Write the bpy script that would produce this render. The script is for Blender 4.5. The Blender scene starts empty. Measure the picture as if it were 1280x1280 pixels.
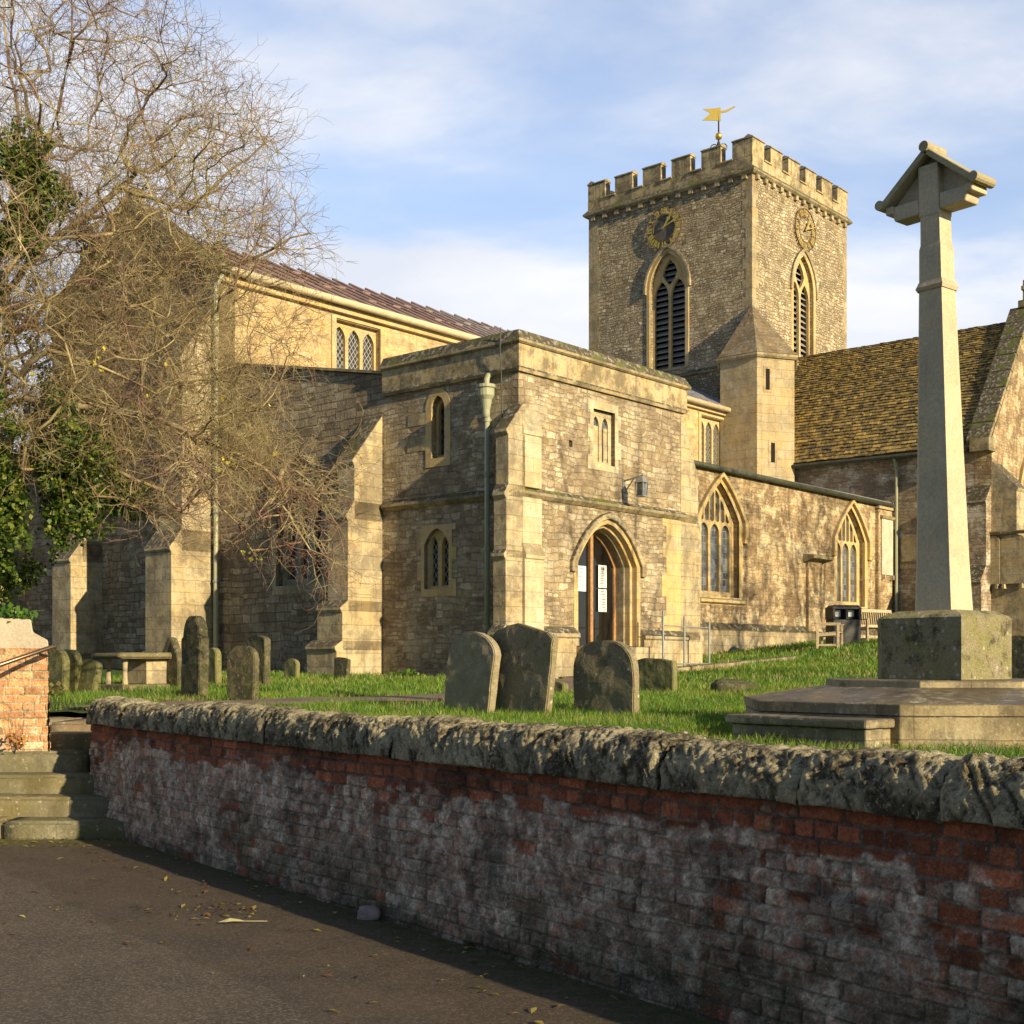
import bpy, bmesh, math, random
import numpy as np
from mathutils import Vector, Matrix
from mathutils.geometry import tessellate_polygon
R = math.radians
rng = np.random.default_rng(7)
random.seed(7)
sc = bpy.context.scene
COL = sc.collection

# ------------------------------------------------------------------ camera, sky, sun, exposure
EYE = 1.6
F = 1632.0 / 1280.0
HOR = 828.0
cam = bpy.data.cameras.new("camera"); cam_o = bpy.data.objects.new("camera", cam); COL.objects.link(cam_o)
cam_o.location = (0, 0, EYE); cam_o.rotation_euler = (R(90), 0, 0)
cam.sensor_width = 36; cam.lens = 36 * F
cam.shift_y = (HOR - 640) / 1280
cam.clip_start = .1; cam.clip_end = 5000
sc.camera = cam_o

SUN_EL = R(18.0)
SAZ = math.atan2(-.743, .669)            # direction towards the sun in plan
SUN = Vector((math.cos(SAZ) * math.cos(SUN_EL), math.sin(SAZ) * math.cos(SUN_EL), math.sin(SUN_EL)))
sl = bpy.data.lights.new("sun", "SUN"); sl.energy = 5.0; sl.angle = R(.5); sl.color = (1, .805, .49)
so = bpy.data.objects.new("sun", sl); COL.objects.link(so)
so.rotation_euler = (-SUN).to_track_quat('-Z', 'Y').to_euler(); so.location = (30, -30, 40)

world = bpy.data.worlds.new("World"); sc.world = world; world.use_nodes = True
def build_world():
    nt = world.node_tree; nt.nodes.clear()
    L = nt.links.new
    out = nt.nodes.new("ShaderNodeOutputWorld"); bg = nt.nodes.new("ShaderNodeBackground")
    sky = nt.nodes.new("ShaderNodeTexSky"); sky.sky_type = 'NISHITA'; sky.sun_disc = False
    sky.sun_elevation = SUN_EL; sky.sun_rotation = math.pi / 2 - SAZ
    sky.air_density = 1.0; sky.dust_density = .6; sky.ozone_density = 1.6
    tc = nt.nodes.new("ShaderNodeTexCoord")
    sep = nt.nodes.new("ShaderNodeSeparateXYZ"); L(tc.outputs["Generated"], sep.inputs[0])
    # project the direction on a cloud layer
    add = nt.nodes.new("ShaderNodeMath"); add.operation = 'ADD'; add.inputs[1].default_value = .22
    L(sep.outputs[2], add.inputs[0])
    dv = nt.nodes.new("ShaderNodeVectorMath"); dv.operation = 'DIVIDE'
    cmb = nt.nodes.new("ShaderNodeCombineXYZ")
    for i in range(3): L(add.outputs[0], cmb.inputs[i])
    L(tc.outputs["Generated"], dv.inputs[0]); L(cmb.outputs[0], dv.inputs[1])
    def noise(scale, detail, rough, dist, loc):
        mp = nt.nodes.new("ShaderNodeMapping"); mp.inputs["Location"].default_value = loc
        mp.inputs["Rotation"].default_value = (0, 0, R(35)); mp.inputs["Scale"].default_value = (1, 1.5, 1)
        L(dv.outputs[0], mp.inputs[0])
        n = nt.nodes.new("ShaderNodeTexNoise"); n.inputs["Scale"].default_value = scale
        n.inputs["Detail"].default_value = detail; n.inputs["Roughness"].default_value = rough
        n.inputs["Distortion"].default_value = dist
        L(mp.outputs[0], n.inputs["Vector"]); return n.outputs["Fac"]
    a = noise(1.1, 7, .5, .3, (0.2, 2.7, 0)); b = noise(3.6, 8, .55, .2, (0, 4, 2))
    mx = nt.nodes.new("ShaderNodeMath"); mx.operation = 'MULTIPLY_ADD'; mx.inputs[1].default_value = .35
    L(b, mx.inputs[0]); L(a, mx.inputs[2])
    rp = nt.nodes.new("ShaderNodeValToRGB"); rp.color_ramp.interpolation = 'EASE'
    rp.color_ramp.elements[0].position = .50; rp.color_ramp.elements[0].color = (.36, .36, .36, 1)
    rp.color_ramp.elements[1].position = .73; rp.color_ramp.elements[1].color = (.95, .95, .95, 1)
    L(mx.outputs[0], rp.inputs[0])
    sc1 = nt.nodes.new("ShaderNodeMix"); sc1.data_type = 'RGBA'; sc1.blend_type = 'MULTIPLY'; sc1.inputs[0].default_value = 1
    L(sky.outputs[0], sc1.inputs[6])
    g = nt.nodes.new("ShaderNodeMapRange"); g.inputs["From Min"].default_value = -.2; g.inputs["From Max"].default_value = .7
    g.inputs["To Min"].default_value = 1.0; g.inputs["To Max"].default_value = 2.2; L(sep.outputs[1], g.inputs["Value"])
    gc = nt.nodes.new("ShaderNodeCombineXYZ")
    for i in range(3): L(g.outputs[0], gc.inputs[i])
    tn = nt.nodes.new('ShaderNodeVectorMath'); tn.operation = 'MULTIPLY'; tn.inputs[1].default_value = (.84, 1.0, 1.2)
    L(gc.outputs[0], tn.inputs[0]); L(tn.outputs[0], sc1.inputs[7])
    mix = nt.nodes.new("ShaderNodeMix"); mix.data_type = 'RGBA'
    mr = nt.nodes.new("ShaderNodeMapRange"); mr.inputs["From Min"].default_value = -.25; mr.inputs["From Max"].default_value = .65
    mr.inputs["To Min"].default_value = .05; mr.inputs["To Max"].default_value = 1.0; L(sep.outputs[1], mr.inputs["Value"])
    mm = nt.nodes.new("ShaderNodeMath"); mm.operation = 'MULTIPLY'; L(rp.outputs[0], mm.inputs[0]); L(mr.outputs[0], mm.inputs[1])
    L(mm.outputs[0], mix.inputs[0]); L(sc1.outputs[2], mix.inputs[6]); cr = nt.nodes.new("ShaderNodeValToRGB"); cr.color_ramp.elements[0].position = .35; cr.color_ramp.elements[0].color = (.76, .80, .88, 1)
    cr.color_ramp.elements[1].position = .68; cr.color_ramp.elements[1].color = (1.0, 1.0, 1.0, 1)
    L(noise(2.1, 6, .55, .3, (4, 1, 0)), cr.inputs[0])
    cg = nt.nodes.new("ShaderNodeMix"); cg.data_type = 'RGBA'; cg.blend_type = 'MULTIPLY'; cg.inputs[0].default_value = 1
    L(cr.outputs[0], cg.inputs[6]); cg.inputs[7].default_value = (11.8, 11.7, 11.7, 1); L(cg.outputs[2], mix.inputs[7])
    L(mix.outputs[2], bg.inputs[0]); bg.inputs[1].default_value = .054
    L(bg.outputs[0], out.inputs[0])
build_world()
vs = sc.view_settings
vs.view_transform = 'Standard'; vs.look = 'None'; vs.gamma = 1; vs.use_curve_mapping = False; vs.exposure = 0.75
sc.cycles.max_bounces = 6; sc.cycles.diffuse_bounces = 3; sc.cycles.glossy_bounces = 2
sc.cycles.transmission_bounces = 2; sc.cycles.transparent_max_bounces = 4

# ------------------------------------------------------------------ helpers
def tag(o, label=None, cat=None, group=None, kind=None):
    if label: o["label"] = label
    if cat: o["category"] = cat
    if group: o["group"] = group
    if kind: o["kind"] = kind
    return o
def empty(name, loc, rz=0):
    o = bpy.data.objects.new(name, None); COL.objects.link(o)
    o.location = loc; o.rotation_euler = (0, 0, rz); o.empty_display_size = .2
    return o

class MB:
    def __init__(s): s.v = []; s.f = []
    def add(s, vs, fs):
        b = len(s.v); s.v += [tuple(p) for p in vs]; s.f += [tuple(i + b for i in f) for f in fs]
    def poly(s, pts): s.add(pts, [tuple(range(len(pts)))])
    def hexa(s, p):      # 8 corners: bottom 0-3, top 4-7
        s.add(p, [(3, 2, 1, 0), (4, 5, 6, 7), (0, 1, 5, 4), (1, 2, 6, 5), (2, 3, 7, 6), (3, 0, 4, 7)])
    def box(s, x0, x1, y0, y1, z0, z1):
        s.hexa([(x0, y0, z0), (x1, y0, z0), (x1, y1, z0), (x0, y1, z0), (x0, y0, z1), (x1, y0, z1), (x1, y1, z1), (x0, y1, z1)])
    def extrude(s, pts, vec):
        n = len(pts); pts = [Vector(p) for p in pts]; vec = Vector(vec)
        tri = tessellate_polygon([pts])
        s.add(pts + [p + vec for p in pts],
              [t for t in tri] + [tuple(i + n for i in reversed(t)) for t in tri] + [(i, (i + 1) % n, (i + 1) % n + n, i + n) for i in range(n)])
    def bar(s, a, b, w, h, up=(0, 0, 1)):
        a = Vector(a); b = Vector(b); d = (b - a).normalized(); up = Vector(up)
        if abs(d.dot(up)) > .95: up = Vector((1, 0, 0))
        x = d.cross(up).normalized(); y = x.cross(d).normalized()
        c = [x * (-w / 2) + y * (-h / 2), x * (w / 2) + y * (-h / 2), x * (w / 2) + y * (h / 2), x * (-w / 2) + y * (h / 2)]
        s.hexa([a + q for q in c] + [b + q for q in c])
    def tube(s, path, r, n=8, caps=True):
        path = [Vector(p) for p in path]; m = len(path)
        rr = r if isinstance(r, (list, tuple)) else [r] * m
        vs_ = []; ref = None
        for i, p in enumerate(path):
            d = (path[min(i + 1, m - 1)] - path[max(i - 1, 0)])
            d = d.normalized() if d.length > 1e-9 else Vector((0, 0, 1))
            if ref is None: ref = Vector((0, 0, 1)) if abs(d.z) < .9 else Vector((1, 0, 0))
            x = d.cross(ref).normalized(); y = x.cross(d).normalized(); ref = y
            for k in range(n):
                a = 2 * math.pi * k / n
                vs_.append(p + (x * math.cos(a) + y * math.sin(a)) * rr[i])
        fs = [(i * n + k, i * n + (k + 1) % n, (i + 1) * n + (k + 1) % n, (i + 1) * n + k) for i in range(m - 1) for k in range(n)]
        if caps: fs += [tuple(reversed(range(n))), tuple(range((m - 1) * n, m * n))]
        s.add(vs_, fs)
    def lathe(s, prof, c=(0, 0, 0), n=12):
        vs_ = [(c[0] + r * math.cos(2 * math.pi * k / n), c[1] + r * math.sin(2 * math.pi * k / n), c[2] + z) for r, z in prof for k in range(n)]
        m = len(prof)
        s.add(vs_, [(i * n + k, i * n + (k + 1) % n, (i + 1) * n + (k + 1) % n, (i + 1) * n + k) for i in range(m - 1) for k in range(n)]
              + [tuple(reversed(range(n))), tuple(range((m - 1) * n, m * n))])
    def panel(s, outline, holes, depth, O, A, N, back=False):
        """flat wall with openings: (a,z) outlines in the plane O + a*A + z*Z facing N, reveals going back by depth"""
        O = Vector(O); A = Vector(A); N = Vector(N); Z = Vector((0, 0, 1))
        loops = [outline] + list(holes)
        flat = [p for l in loops for p in l]
        tri = tessellate_polygon([[Vector((a, z, 0)) for a, z in l] for l in loops])
        P = lambda a, z, d: O + A * a + Z * z - N * d
        f0 = [P(a, z, 0) for a, z in flat]; f1 = [P(a, z, depth) for a, z in flat]; n = len(flat)
        fs = []
        for t in tri:
            nn = (f0[t[1]] - f0[t[0]]).cross(f0[t[2]] - f0[t[0]])
            fs.append(tuple(t) if nn.dot(N) > 0 else tuple(reversed(t)))
            if back: fs.append(tuple(n + i for i in reversed(fs[-1])))
        b = 0
        for l in loops:
            m = len(l)
            for i in range(m):
                fs.append((b + i, b + (i + 1) % m, n + b + (i + 1) % m, n + b + i))
            b += m
        s.add(f0 + f1, fs)
    def sweep(s, path, prof, closed=False, caps=True):
        """profile (offset outward, z) along a plan polyline; outward = right-hand side of travel"""
        m = len(path); k = len(prof); P = [Vector((p[0], p[1])) for p in path]; rows = []
        for i in range(m):
            d0 = (P[i] - P[i - 1]) if (i > 0 or closed) else (P[1] - P[0])
            d1 = (P[(i + 1) % m] - P[i]) if (i < m - 1 or closed) else (P[m - 1] - P[m - 2])
            d0.normalize(); d1.normalize()
            n0 = Vector((d0.y, -d0.x)); n1 = Vector((d1.y, -d1.x)); mt = (n0 + n1); mt = mt / max(mt.dot(n0), .2)
            rows.append([(P[i].x + mt.x * o, P[i].y + mt.y * o, z) for o, z in prof])
        vs_ = [p for r in rows for p in r]
        fs = [(i * k + j, ((i + 1) % m) * k + j, ((i + 1) % m) * k + (j + 1) % k, i * k + (j + 1) % k)
              for i in range(m if closed else m - 1) for j in range(k)]
        if caps and not closed: fs += [tuple(range(k)), tuple(reversed(range((m - 1) * k, m * k)))]
        s.add(vs_, fs)
    def build(s, name, mat, parent=None, smooth=False, bevel=0, dz=0, recalc=True, uv=True, tint=None, sub=0):
        me = bpy.data.meshes.new(name)
        me.from_pydata(s.v if not dz else [(x, y, z + dz) for x, y, z in s.v], [], s.f)
        if recalc:
            bm = bmesh.new(); bm.from_mesh(me); bmesh.ops.recalc_face_normals(bm, faces=bm.faces); bm.to_mesh(me); bm.free()
        if tint is not None:
            at = me.color_attributes.new("tint", 'FLOAT_COLOR', 'POINT')
            at.data.foreach_set("color", np.asarray(tint, np.float32).ravel())
        if uv: box_uv(me)
        if smooth: me.polygons.foreach_set("use_smooth", [True] * len(me.polygons))
        me.materials.append(mat)
        o = bpy.data.objects.new(name, me); COL.objects.link(o)
        if parent: o.parent = parent
        if bevel:
            b = o.modifiers.new("bevel", 'BEVEL'); b.width = bevel; b.segments = 2; b.limit_method = 'ANGLE'; b.angle_limit = R(35)
        return o

def box_uv(me):
    nl = len(me.loops)
    if not nl: return
    vi = np.empty(nl, np.int32); me.loops.foreach_get("vertex_index", vi)
    co = np.empty(len(me.vertices) * 3, np.float32); me.vertices.foreach_get("co", co); co = co.reshape(-1, 3)
    npoly = len(me.polygons); nr = np.empty(npoly * 3, np.float32); me.polygons.foreach_get("normal", nr); nr = nr.reshape(-1, 3)
    lt = np.empty(npoly, np.int32); me.polygons.foreach_get("loop_total", lt)
    n = np.repeat(nr, lt, axis=0); p = co[vi]
    tx = -n[:, 1]; ty = n[:, 0]; ln = np.sqrt(tx * tx + ty * ty); flat = ln < .3
    ln = np.maximum(ln, 1e-6); tx = tx / ln; ty = ty / ln
    sg = np.where(np.abs(tx) > np.abs(ty), np.sign(tx), np.sign(ty)); tx *= sg; ty *= sg
    u = np.where(flat, p[:, 0], p[:, 0] * tx + p[:, 1] * ty)
    slope = np.maximum(ln, .35)
    v = np.where(flat, p[:, 1], p[:, 2] / slope)
    uvl = me.uv_layers.new(name="UVMap")
    uvl.data.foreach_set("uv", np.stack([u, v], 1).astype(np.float32).ravel())

def np_mesh(name, V, Fq, mat, parent=None, tint=None, smooth=False):
    """fast mesh from numpy arrays (all faces of one size)"""
    V = np.asarray(V, np.float32); Fq = np.asarray(Fq, np.int32); k = Fq.shape[1]
    me = bpy.data.meshes.new(name)
    me.vertices.add(len(V)); me.vertices.foreach_set("co", V.ravel())
    me.loops.add(Fq.size); me.loops.foreach_set("vertex_index", Fq.ravel())
    me.polygons.add(len(Fq)); me.polygons.foreach_set("loop_start", np.arange(0, Fq.size, k, dtype=np.int32))
    try: me.polygons.foreach_set("loop_total", np.full(len(Fq), k, np.int32))
    except Exception: pass
    if smooth: me.polygons.foreach_set("use_smooth", np.ones(len(Fq), bool))
    if tint is not None:
        at = me.color_attributes.new("tint", 'FLOAT_COLOR', 'POINT')
        t = np.asarray(tint, np.float32)
        if t.shape[1] == 3: t = np.concatenate([t, np.ones((len(t), 1), np.float32)], 1)
        at.data.foreach_set("color", t.ravel())
    me.update(calc_edges=True); me.validate()
    me.materials.append(mat)
    o = bpy.data.objects.new(name, me); COL.objects.link(o)
    if parent: o.parent = parent
    return o
def grid_faces(nu, nv):
    i = np.arange(nu - 1)[:, None]; j = np.arange(nv - 1)[None, :]
    a = (i * nv + j); return np.stack([a, a + nv, a + nv + 1, a + 1], -1).reshape(-1, 4)

def _hash(ix, iy, seed):
    h = (ix.astype(np.int64) * 374761393 + iy.astype(np.int64) * 668265263 + seed * 2246822519) & 0xffffffff
    h = ((h ^ (h >> 13)) * 1274126177) & 0xffffffff
    return ((h ^ (h >> 16)) & 0xffffff) / float(0xffffff)
def vn(x, y, seed=0, octaves=4, rough=.5):
    t = 0; a = 1; tot = 0
    for o in range(octaves):
        ix = np.floor(x); iy = np.floor(y); fx = x - ix; fy = y - iy
        fx = fx * fx * (3 - 2 * fx); fy = fy * fy * (3 - 2 * fy)
        v = (_hash(ix, iy, seed + o) * (1 - fx) * (1 - fy) + _hash(ix + 1, iy, seed + o) * fx * (1 - fy)
             + _hash(ix, iy + 1, seed + o) * (1 - fx) * fy + _hash(ix + 1, iy + 1, seed + o) * fx * fy)
        t = t + v * a; tot += a; a *= rough; x = x * 2.03 + 11.3; y = y * 2.03 + 5.7
    return t / tot
def sstep(a, b, x):
    t = np.clip((x - a) / (b - a), 0, 1); return t * t * (3 - 2 * t)

# ------------------------------------------------------------------ materials
class NT:
    def __init__(s, name):
        s.mat = bpy.data.materials.new(name); s.mat.use_nodes = True; s.t = s.mat.node_tree
        s.t.nodes.clear()
        s.out = s.t.nodes.new("ShaderNodeOutputMaterial"); s.b = s.t.nodes.new("ShaderNodeBsdfPrincipled")
        s.t.links.new(s.b.outputs[0], s.out.inputs[0])
        s.b.inputs["Roughness"].default_value = .9
        s.b.inputs["Specular IOR Level"].default_value = .25
    def put(s, sock, v):
        if isinstance(v, bpy.types.NodeSocket): s.t.links.new(v, sock)
        elif v is not None:
            if hasattr(sock.default_value, "__len__") and not hasattr(v, "__len__"): v = [v] * len(sock.default_value)
            if hasattr(sock.default_value, "__len__") and len(sock.default_value) == 4 and len(v) == 3: v = tuple(v) + (1,)
            sock.default_value = v
    def uv(s): n = s.t.nodes.new("ShaderNodeUVMap"); n.uv_map = "UVMap"; return n.outputs[0]
    def obj(s): return s.t.nodes.new("ShaderNodeTexCoord").outputs["Object"]
    def geo(s, k="Position"): return s.t.nodes.new("ShaderNodeNewGeometry").outputs[k]
    def attr(s, n="tint"): a = s.t.nodes.new("ShaderNodeAttribute"); a.attribute_name = n; return a.outputs["Color"]
    def rnd(s): return s.t.nodes.new("ShaderNodeObjectInfo").outputs["Random"]
    def sep(s, v): n = s.t.nodes.new("ShaderNodeSeparateXYZ"); s.put(n.inputs[0], v); return n.outputs
    def mp(s, v, scale=(1, 1, 1), loc=(0, 0, 0), rot=(0, 0, 0)):
        n = s.t.nodes.new("ShaderNodeMapping"); s.put(n.inputs[0], v)
        n.inputs["Scale"].default_value = scale; n.inputs["Location"].default_value = loc; n.inputs["Rotation"].default_value = rot
        return n.outputs[0]
    def noise(s, v, scale=5, detail=4, rough=.55, dist=0, out="Fac"):
        n = s.t.nodes.new("ShaderNodeTexNoise"); s.put(n.inputs["Vector"], v)
        n.inputs["Scale"].default_value = scale; n.inputs["Detail"].default_value = detail
        n.inputs["Roughness"].default_value = rough; n.inputs["Distortion"].default_value = dist
        return n.outputs[out]
    def vor(s, v, scale=5, feature='F1', out="Distance", rnd=1):
        n = s.t.nodes.new("ShaderNodeTexVoronoi"); n.feature = feature; s.put(n.inputs["Vector"], v)
        n.inputs["Scale"].default_value = scale; n.inputs["Randomness"].default_value = rnd
        return n.outputs[out]
    def m(s, op, a, b=0, c=0, clamp=False):
        n = s.t.nodes.new("ShaderNodeMath"); n.operation = op; n.use_clamp = clamp
        s.put(n.inputs[0], a); s.put(n.inputs[1], b); s.put(n.inputs[2], c); return n.outputs[0]
    def vm(s, op, a, b):
        n = s.t.nodes.new("ShaderNodeVectorMath"); n.operation = op; s.put(n.inputs[0], a); s.put(n.inputs[1], b); return n.outputs[0]
    def scl(s, a, k):
        n = s.t.nodes.new("ShaderNodeVectorMath"); n.operation = 'SCALE'; s.put(n.inputs[0], a); s.put(n.inputs["Scale"], k); return n.outputs[0]
    def ramp(s, f, stops, interp='LINEAR'):
        n = s.t.nodes.new("ShaderNodeValToRGB"); cr = n.color_ramp; cr.interpolation = interp
        while len(cr.elements) < len(stops): cr.elements.new(.5)
        for e, (p, c) in zip(cr.elements, stops):
            e.position = p; e.color = (c, c, c, 1) if not hasattr(c, "__len__") else tuple(c) + (1,)
        s.put(n.inputs[0], f); return n.outputs[0]
    def st(s, f, a, b): return s.ramp(f, [(a, 0), (b, 1)])          # threshold
    def mix(s, f, a, b, mode='MIX'):
        n = s.t.nodes.new("ShaderNodeMix"); n.data_type = 'RGBA'; n.blend_type = mode; n.clamp_result = False
        s.put(n.inputs[0], f); s.put(n.inputs[6], a); s.put(n.inputs[7], b); return n.outputs[2]
    def bump(s, h, dist=.02, strength=1.0):
        n = s.t.nodes.new("ShaderNodeBump"); n.inputs["Distance"].default_value = dist; n.inputs["Strength"].default_value = strength
        s.put(n.inputs["Height"], h); s.t.links.new(n.outputs[0], s.b.inputs["Normal"])
    def col(s, c): s.put(s.b.inputs["Base Color"], c)
    def rough(s, v): s.put(s.b.inputs["Roughness"], v)

def lichen_up(n, c, lo=.10, hi=.32, amt=1.0, moss=(.075, .07, .035), p=None):
    """growth on upward facing stone"""
    p = p or n.obj()
    nz = n.sep(n.geo("True Normal"))[2]
    f = n.st(nz, lo, hi)
    g = n.mix(n.st(n.noise(p, 9, 5, .7), .5, .66), (.075, .062, .042), (.36, .34, .26))
    g = n.mix(n.st(n.noise(p, 2.2, 4), .5, .66), g, moss)
    return n.mix(n.m('MULTIPLY', f, amt), c, g)

def rubble(name, row=.14, width=.34, palette=None, mortar=(.30, .25, .17), dist=1.0, kind='brick', bump=.03,
           stain=.55, stain_col=(.13, .105, .08), streak=.35, pale=.4, pale_col=(.60, .54, .40), msize=.014, mmix=.7, moss=(.075, .07, .035)):
    n = NT(name); uv = n.uv()
    w = n.vm('SUBTRACT', n.noise(uv, 1.3, 2, out="Color"), (.5, .5, .5))
    w2 = n.vm('SUBTRACT', n.noise(uv, 6.5, 3, out="Color"), (.5, .5, .5))
    p = n.vm('ADD', n.vm('ADD', uv, n.scl(w, .16 * dist)), n.scl(w2, .05 * dist))
    if kind == 'brick':
        def br(rw, wd, off):
            b = n.t.nodes.new("ShaderNodeTexBrick"); b.offset = off; b.squash = .72; b.squash_frequency = 3
            n.put(b.inputs["Vector"], p); b.inputs["Scale"].default_value = 1
            b.inputs["Color1"].default_value = (0, 0, 0, 1); b.inputs["Color2"].default_value = (1, 1, 1, 1); b.inputs["Mortar"].default_value = (.5, .5, .5, 1)
            b.inputs["Mortar Size"].default_value = msize; b.inputs["Mortar Smooth"].default_value = .6; b.inputs["Bias"].default_value = 0
            b.inputs["Brick Width"].default_value = wd; b.inputs["Row Height"].default_value = rw
            return b.outputs["Color"], b.outputs["Fac"]
        c1, f1 = br(row, width, .43); c2, f2 = br(row * 1.5, width * 1.35, .37)
        mk = n.st(n.noise(uv, 1.1, 1), .5, .515)
        tone = n.mix(mk, c1, c2); mort = n.m('ADD', n.m('MULTIPLY', f1, n.m('SUBTRACT', 1, mk)), n.m('MULTIPLY', f2, mk))
    else:
        q = n.mp(p, (1 / width, 1 / row, 1))
        tone = n.sep(n.vor(q, 1, 'F1', "Color"))[0]
        mort = n.ramp(n.vor(q, 1, 'DISTANCE_TO_EDGE', "Distance"), [(.02, 1), (.13, 0)])
    pal = palette or [(0, (.24, .175, .10)), (.25, (.42, .33, .20)), (.5, (.34, .265, .17)), (.75, (.60, .51, .35)), (1, (.19, .14, .085))]
    c = n.ramp(tone, pal)
    fine = n.noise(uv, 34, 5, .7); med = n.noise(uv, 7, 4, .6)
    c = n.mix(1, c, n.ramp(fine, [(.25, .5), (.75, 1.45)]), 'MULTIPLY')
    c = n.mix(1, c, n.ramp(med, [(.3, .78), (.7, 1.18)]), 'MULTIPLY')
    c = n.mix(n.m('MULTIPLY', mort, mmix), c, n.mix(.6, mortar, n.mix(1, mortar, n.ramp(fine, [(.2, .5), (.8, 1.4)]), 'MULTIPLY')))
    big = n.noise(uv, .55, 6, .62)
    c = n.mix(n.m('MULTIPLY', n.st(n.noise(uv, .7, 9, .72), .47, .57), stain), c, n.mix(.8, c, stain_col))
    c = n.mix(n.m('MULTIPLY', n.st(n.noise(n.mp(uv, (1, 1, 1), (3, 8, 0)), 2.3, 8, .76), .50, .58), .6), c, n.mix(.8, c, stain_col))
    stv = n.noise(n.mp(uv, (2.6, .22, 1)), 1.2, 5, .6)
    c = n.mix(n.m('MULTIPLY', n.st(stv, .47, .62), streak), c, n.mix(.8, c, stain_col))
    c = n.mix(n.m('MULTIPLY', n.st(n.noise(n.mp(uv, (1, 1, 1), (9, 3, 0)), 1.2, 9, .74), .51, .58), pale), c, n.mix(.7, c, pale_col))
    c = n.mix(n.m('MULTIPLY', n.st(n.noise(uv, 17, 3, .6), .64, .7), .5), c, (.5, .46, .36))
    c = lichen_up(n, c, moss=moss)
    n.col(c); n.rough(.93)
    h = n.m('ADD', n.m('MULTIPLY', n.m('SUBTRACT', 1, mort), .75), n.m('ADD', n.m('MULTIPLY', tone, .5), n.m('ADD', n.m('MULTIPLY', fine, .35), n.m('MULTIPLY', med, .6))))
    n.bump(h, bump, 1.0)
    return n.mat

def ashlar(name, base=(.44, .37, .235), row=.3, width=.62, stain=.5, bump=.008, dark=(.15, .125, .085), warm=(.46, .33, .15), up=1.0, joints=.55, moss=(.075, .07, .035)):
    n = NT(name); uv = n.uv(); ob = n.obj()
    p = n.vm('ADD', uv, n.scl(n.vm('SUBTRACT', n.noise(uv, 3, 2, out="Color"), (.5, .5, .5)), .02))
    b = n.t.nodes.new("ShaderNodeTexBrick"); b.offset = .45
    n.put(b.inputs["Vector"], p); b.inputs["Scale"].default_value = 1
    b.inputs["Color1"].default_value = (0, 0, 0, 1); b.inputs["Color2"].default_value = (1, 1, 1, 1); b.inputs["Mortar"].default_value = (.4, .4, .4, 1)
    b.inputs["Mortar Size"].default_value = .006; b.inputs["Mortar Smooth"].default_value = .4
    b.inputs["Brick Width"].default_value = width; b.inputs["Row Height"].default_value = row
    tone = b.outputs["Color"]; mort = b.outputs["Fac"]
    c = n.mix(n.m('MULTIPLY', tone, .55), base, warm)
    c = n.mix(n.st(n.noise(ob, 1.7, 5, .6), .45, .7), c, n.mix(.5, c, (.5, .47, .38)))
    fine = n.noise(ob, 40, 5, .7)
    c = n.mix(1, c, n.ramp(fine, [(.25, .75), (.75, 1.2)]), 'MULTIPLY')
    c = n.mix(n.m('MULTIPLY', mort, joints), c, (.2, .16, .11))
    c = n.mix(n.m('MULTIPLY', n.st(n.noise(ob, 1.1, 9, .74), .47, .56), stain), c, n.mix(.8, c, dark))
    c = n.mix(n.m('MULTIPLY', n.st(n.noise(ob, 3.4, 8, .78), .50, .58), stain * .8), c, n.mix(.8, c, dark))
    c = n.mix(n.m('MULTIPLY', n.st(n.noise(n.mp(uv, (3, .3, 1)), 1.5, 5, .6), .52, .7), stain * .8), c, dark)
    c = n.mix(n.m('MULTIPLY', n.st(n.noise(ob, 14, 3, .6), .63, .7), .45), c, (.55, .5, .38))
    c = lichen_up(n, c, amt=up, moss=moss, p=ob)
    n.col(c); n.rough(.9)
    n.bump(n.m('ADD', n.m('MULTIPLY', n.m('SUBTRACT', 1, mort), .5), n.m('ADD', n.m('MULTIPLY', fine, .5), n.noise(ob, 6, 4))), bump, 1.0)
    return n.mat

def plain(name, colr, rough=.7, metal=0, var=.25, scale=12, bump=0, spec=.3):
    n = NT(name); ob = n.obj()
    f = n.noise(ob, scale, 5, .6)
    n.col(n.mix(1, colr, n.ramp(f, [(.25, 1 - var), (.75, 1 + var)]), 'MULTIPLY')); n.rough(rough)
    n.b.inputs["Metallic"].default_value = metal; n.b.inputs["Specular IOR Level"].default_value = spec
    if bump: n.bump(f, bump)
    return n.mat

def leaded(name, kind='diamond', pitch=.11, lead=(.34, .34, .33), pane=(.018, .02, .024)):
    n = NT(name); uv = n.uv()
    q = n.mp(uv, (1 / pitch, .72 / pitch, 1) if kind == 'diamond' else (1 / (pitch * 1.2), 1 / (pitch * 1.6), 1), rot=(0, 0, R(45) if kind == 'diamond' else 0))
    s_ = n.sep(q)
    d = n.m('MINIMUM', n.m('PINGPONG', s_[0], .5), n.m('PINGPONG', s_[1], .5))
    ln = n.ramp(d, [(.05, 1), (.085, 0)])
    cellv = n.t.nodes.new("ShaderNodeVectorMath"); cellv.operation = 'FLOOR'; n.put(cellv.inputs[0], q)
    wn = n.t.nodes.new("ShaderNodeTexWhiteNoise"); wn.noise_dimensions = '2D'; n.put(wn.inputs[0], cellv.outputs[0])
    c = n.mix(wn.outputs[0], pane, tuple(k * 3.2 for k in pane))
    n.col(n.mix(ln, c, lead)); n.rough(n.m('ADD', n.m('MULTIPLY', ln, .4), .12)); n.b.inputs["Specular IOR Level"].default_value = .5
    n.bump(n.m('ADD', n.m('MULTIPLY', ln, .6), n.m('MULTIPLY', wn.outputs[0], .2)), .01, .6)
    return n.mat

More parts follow.
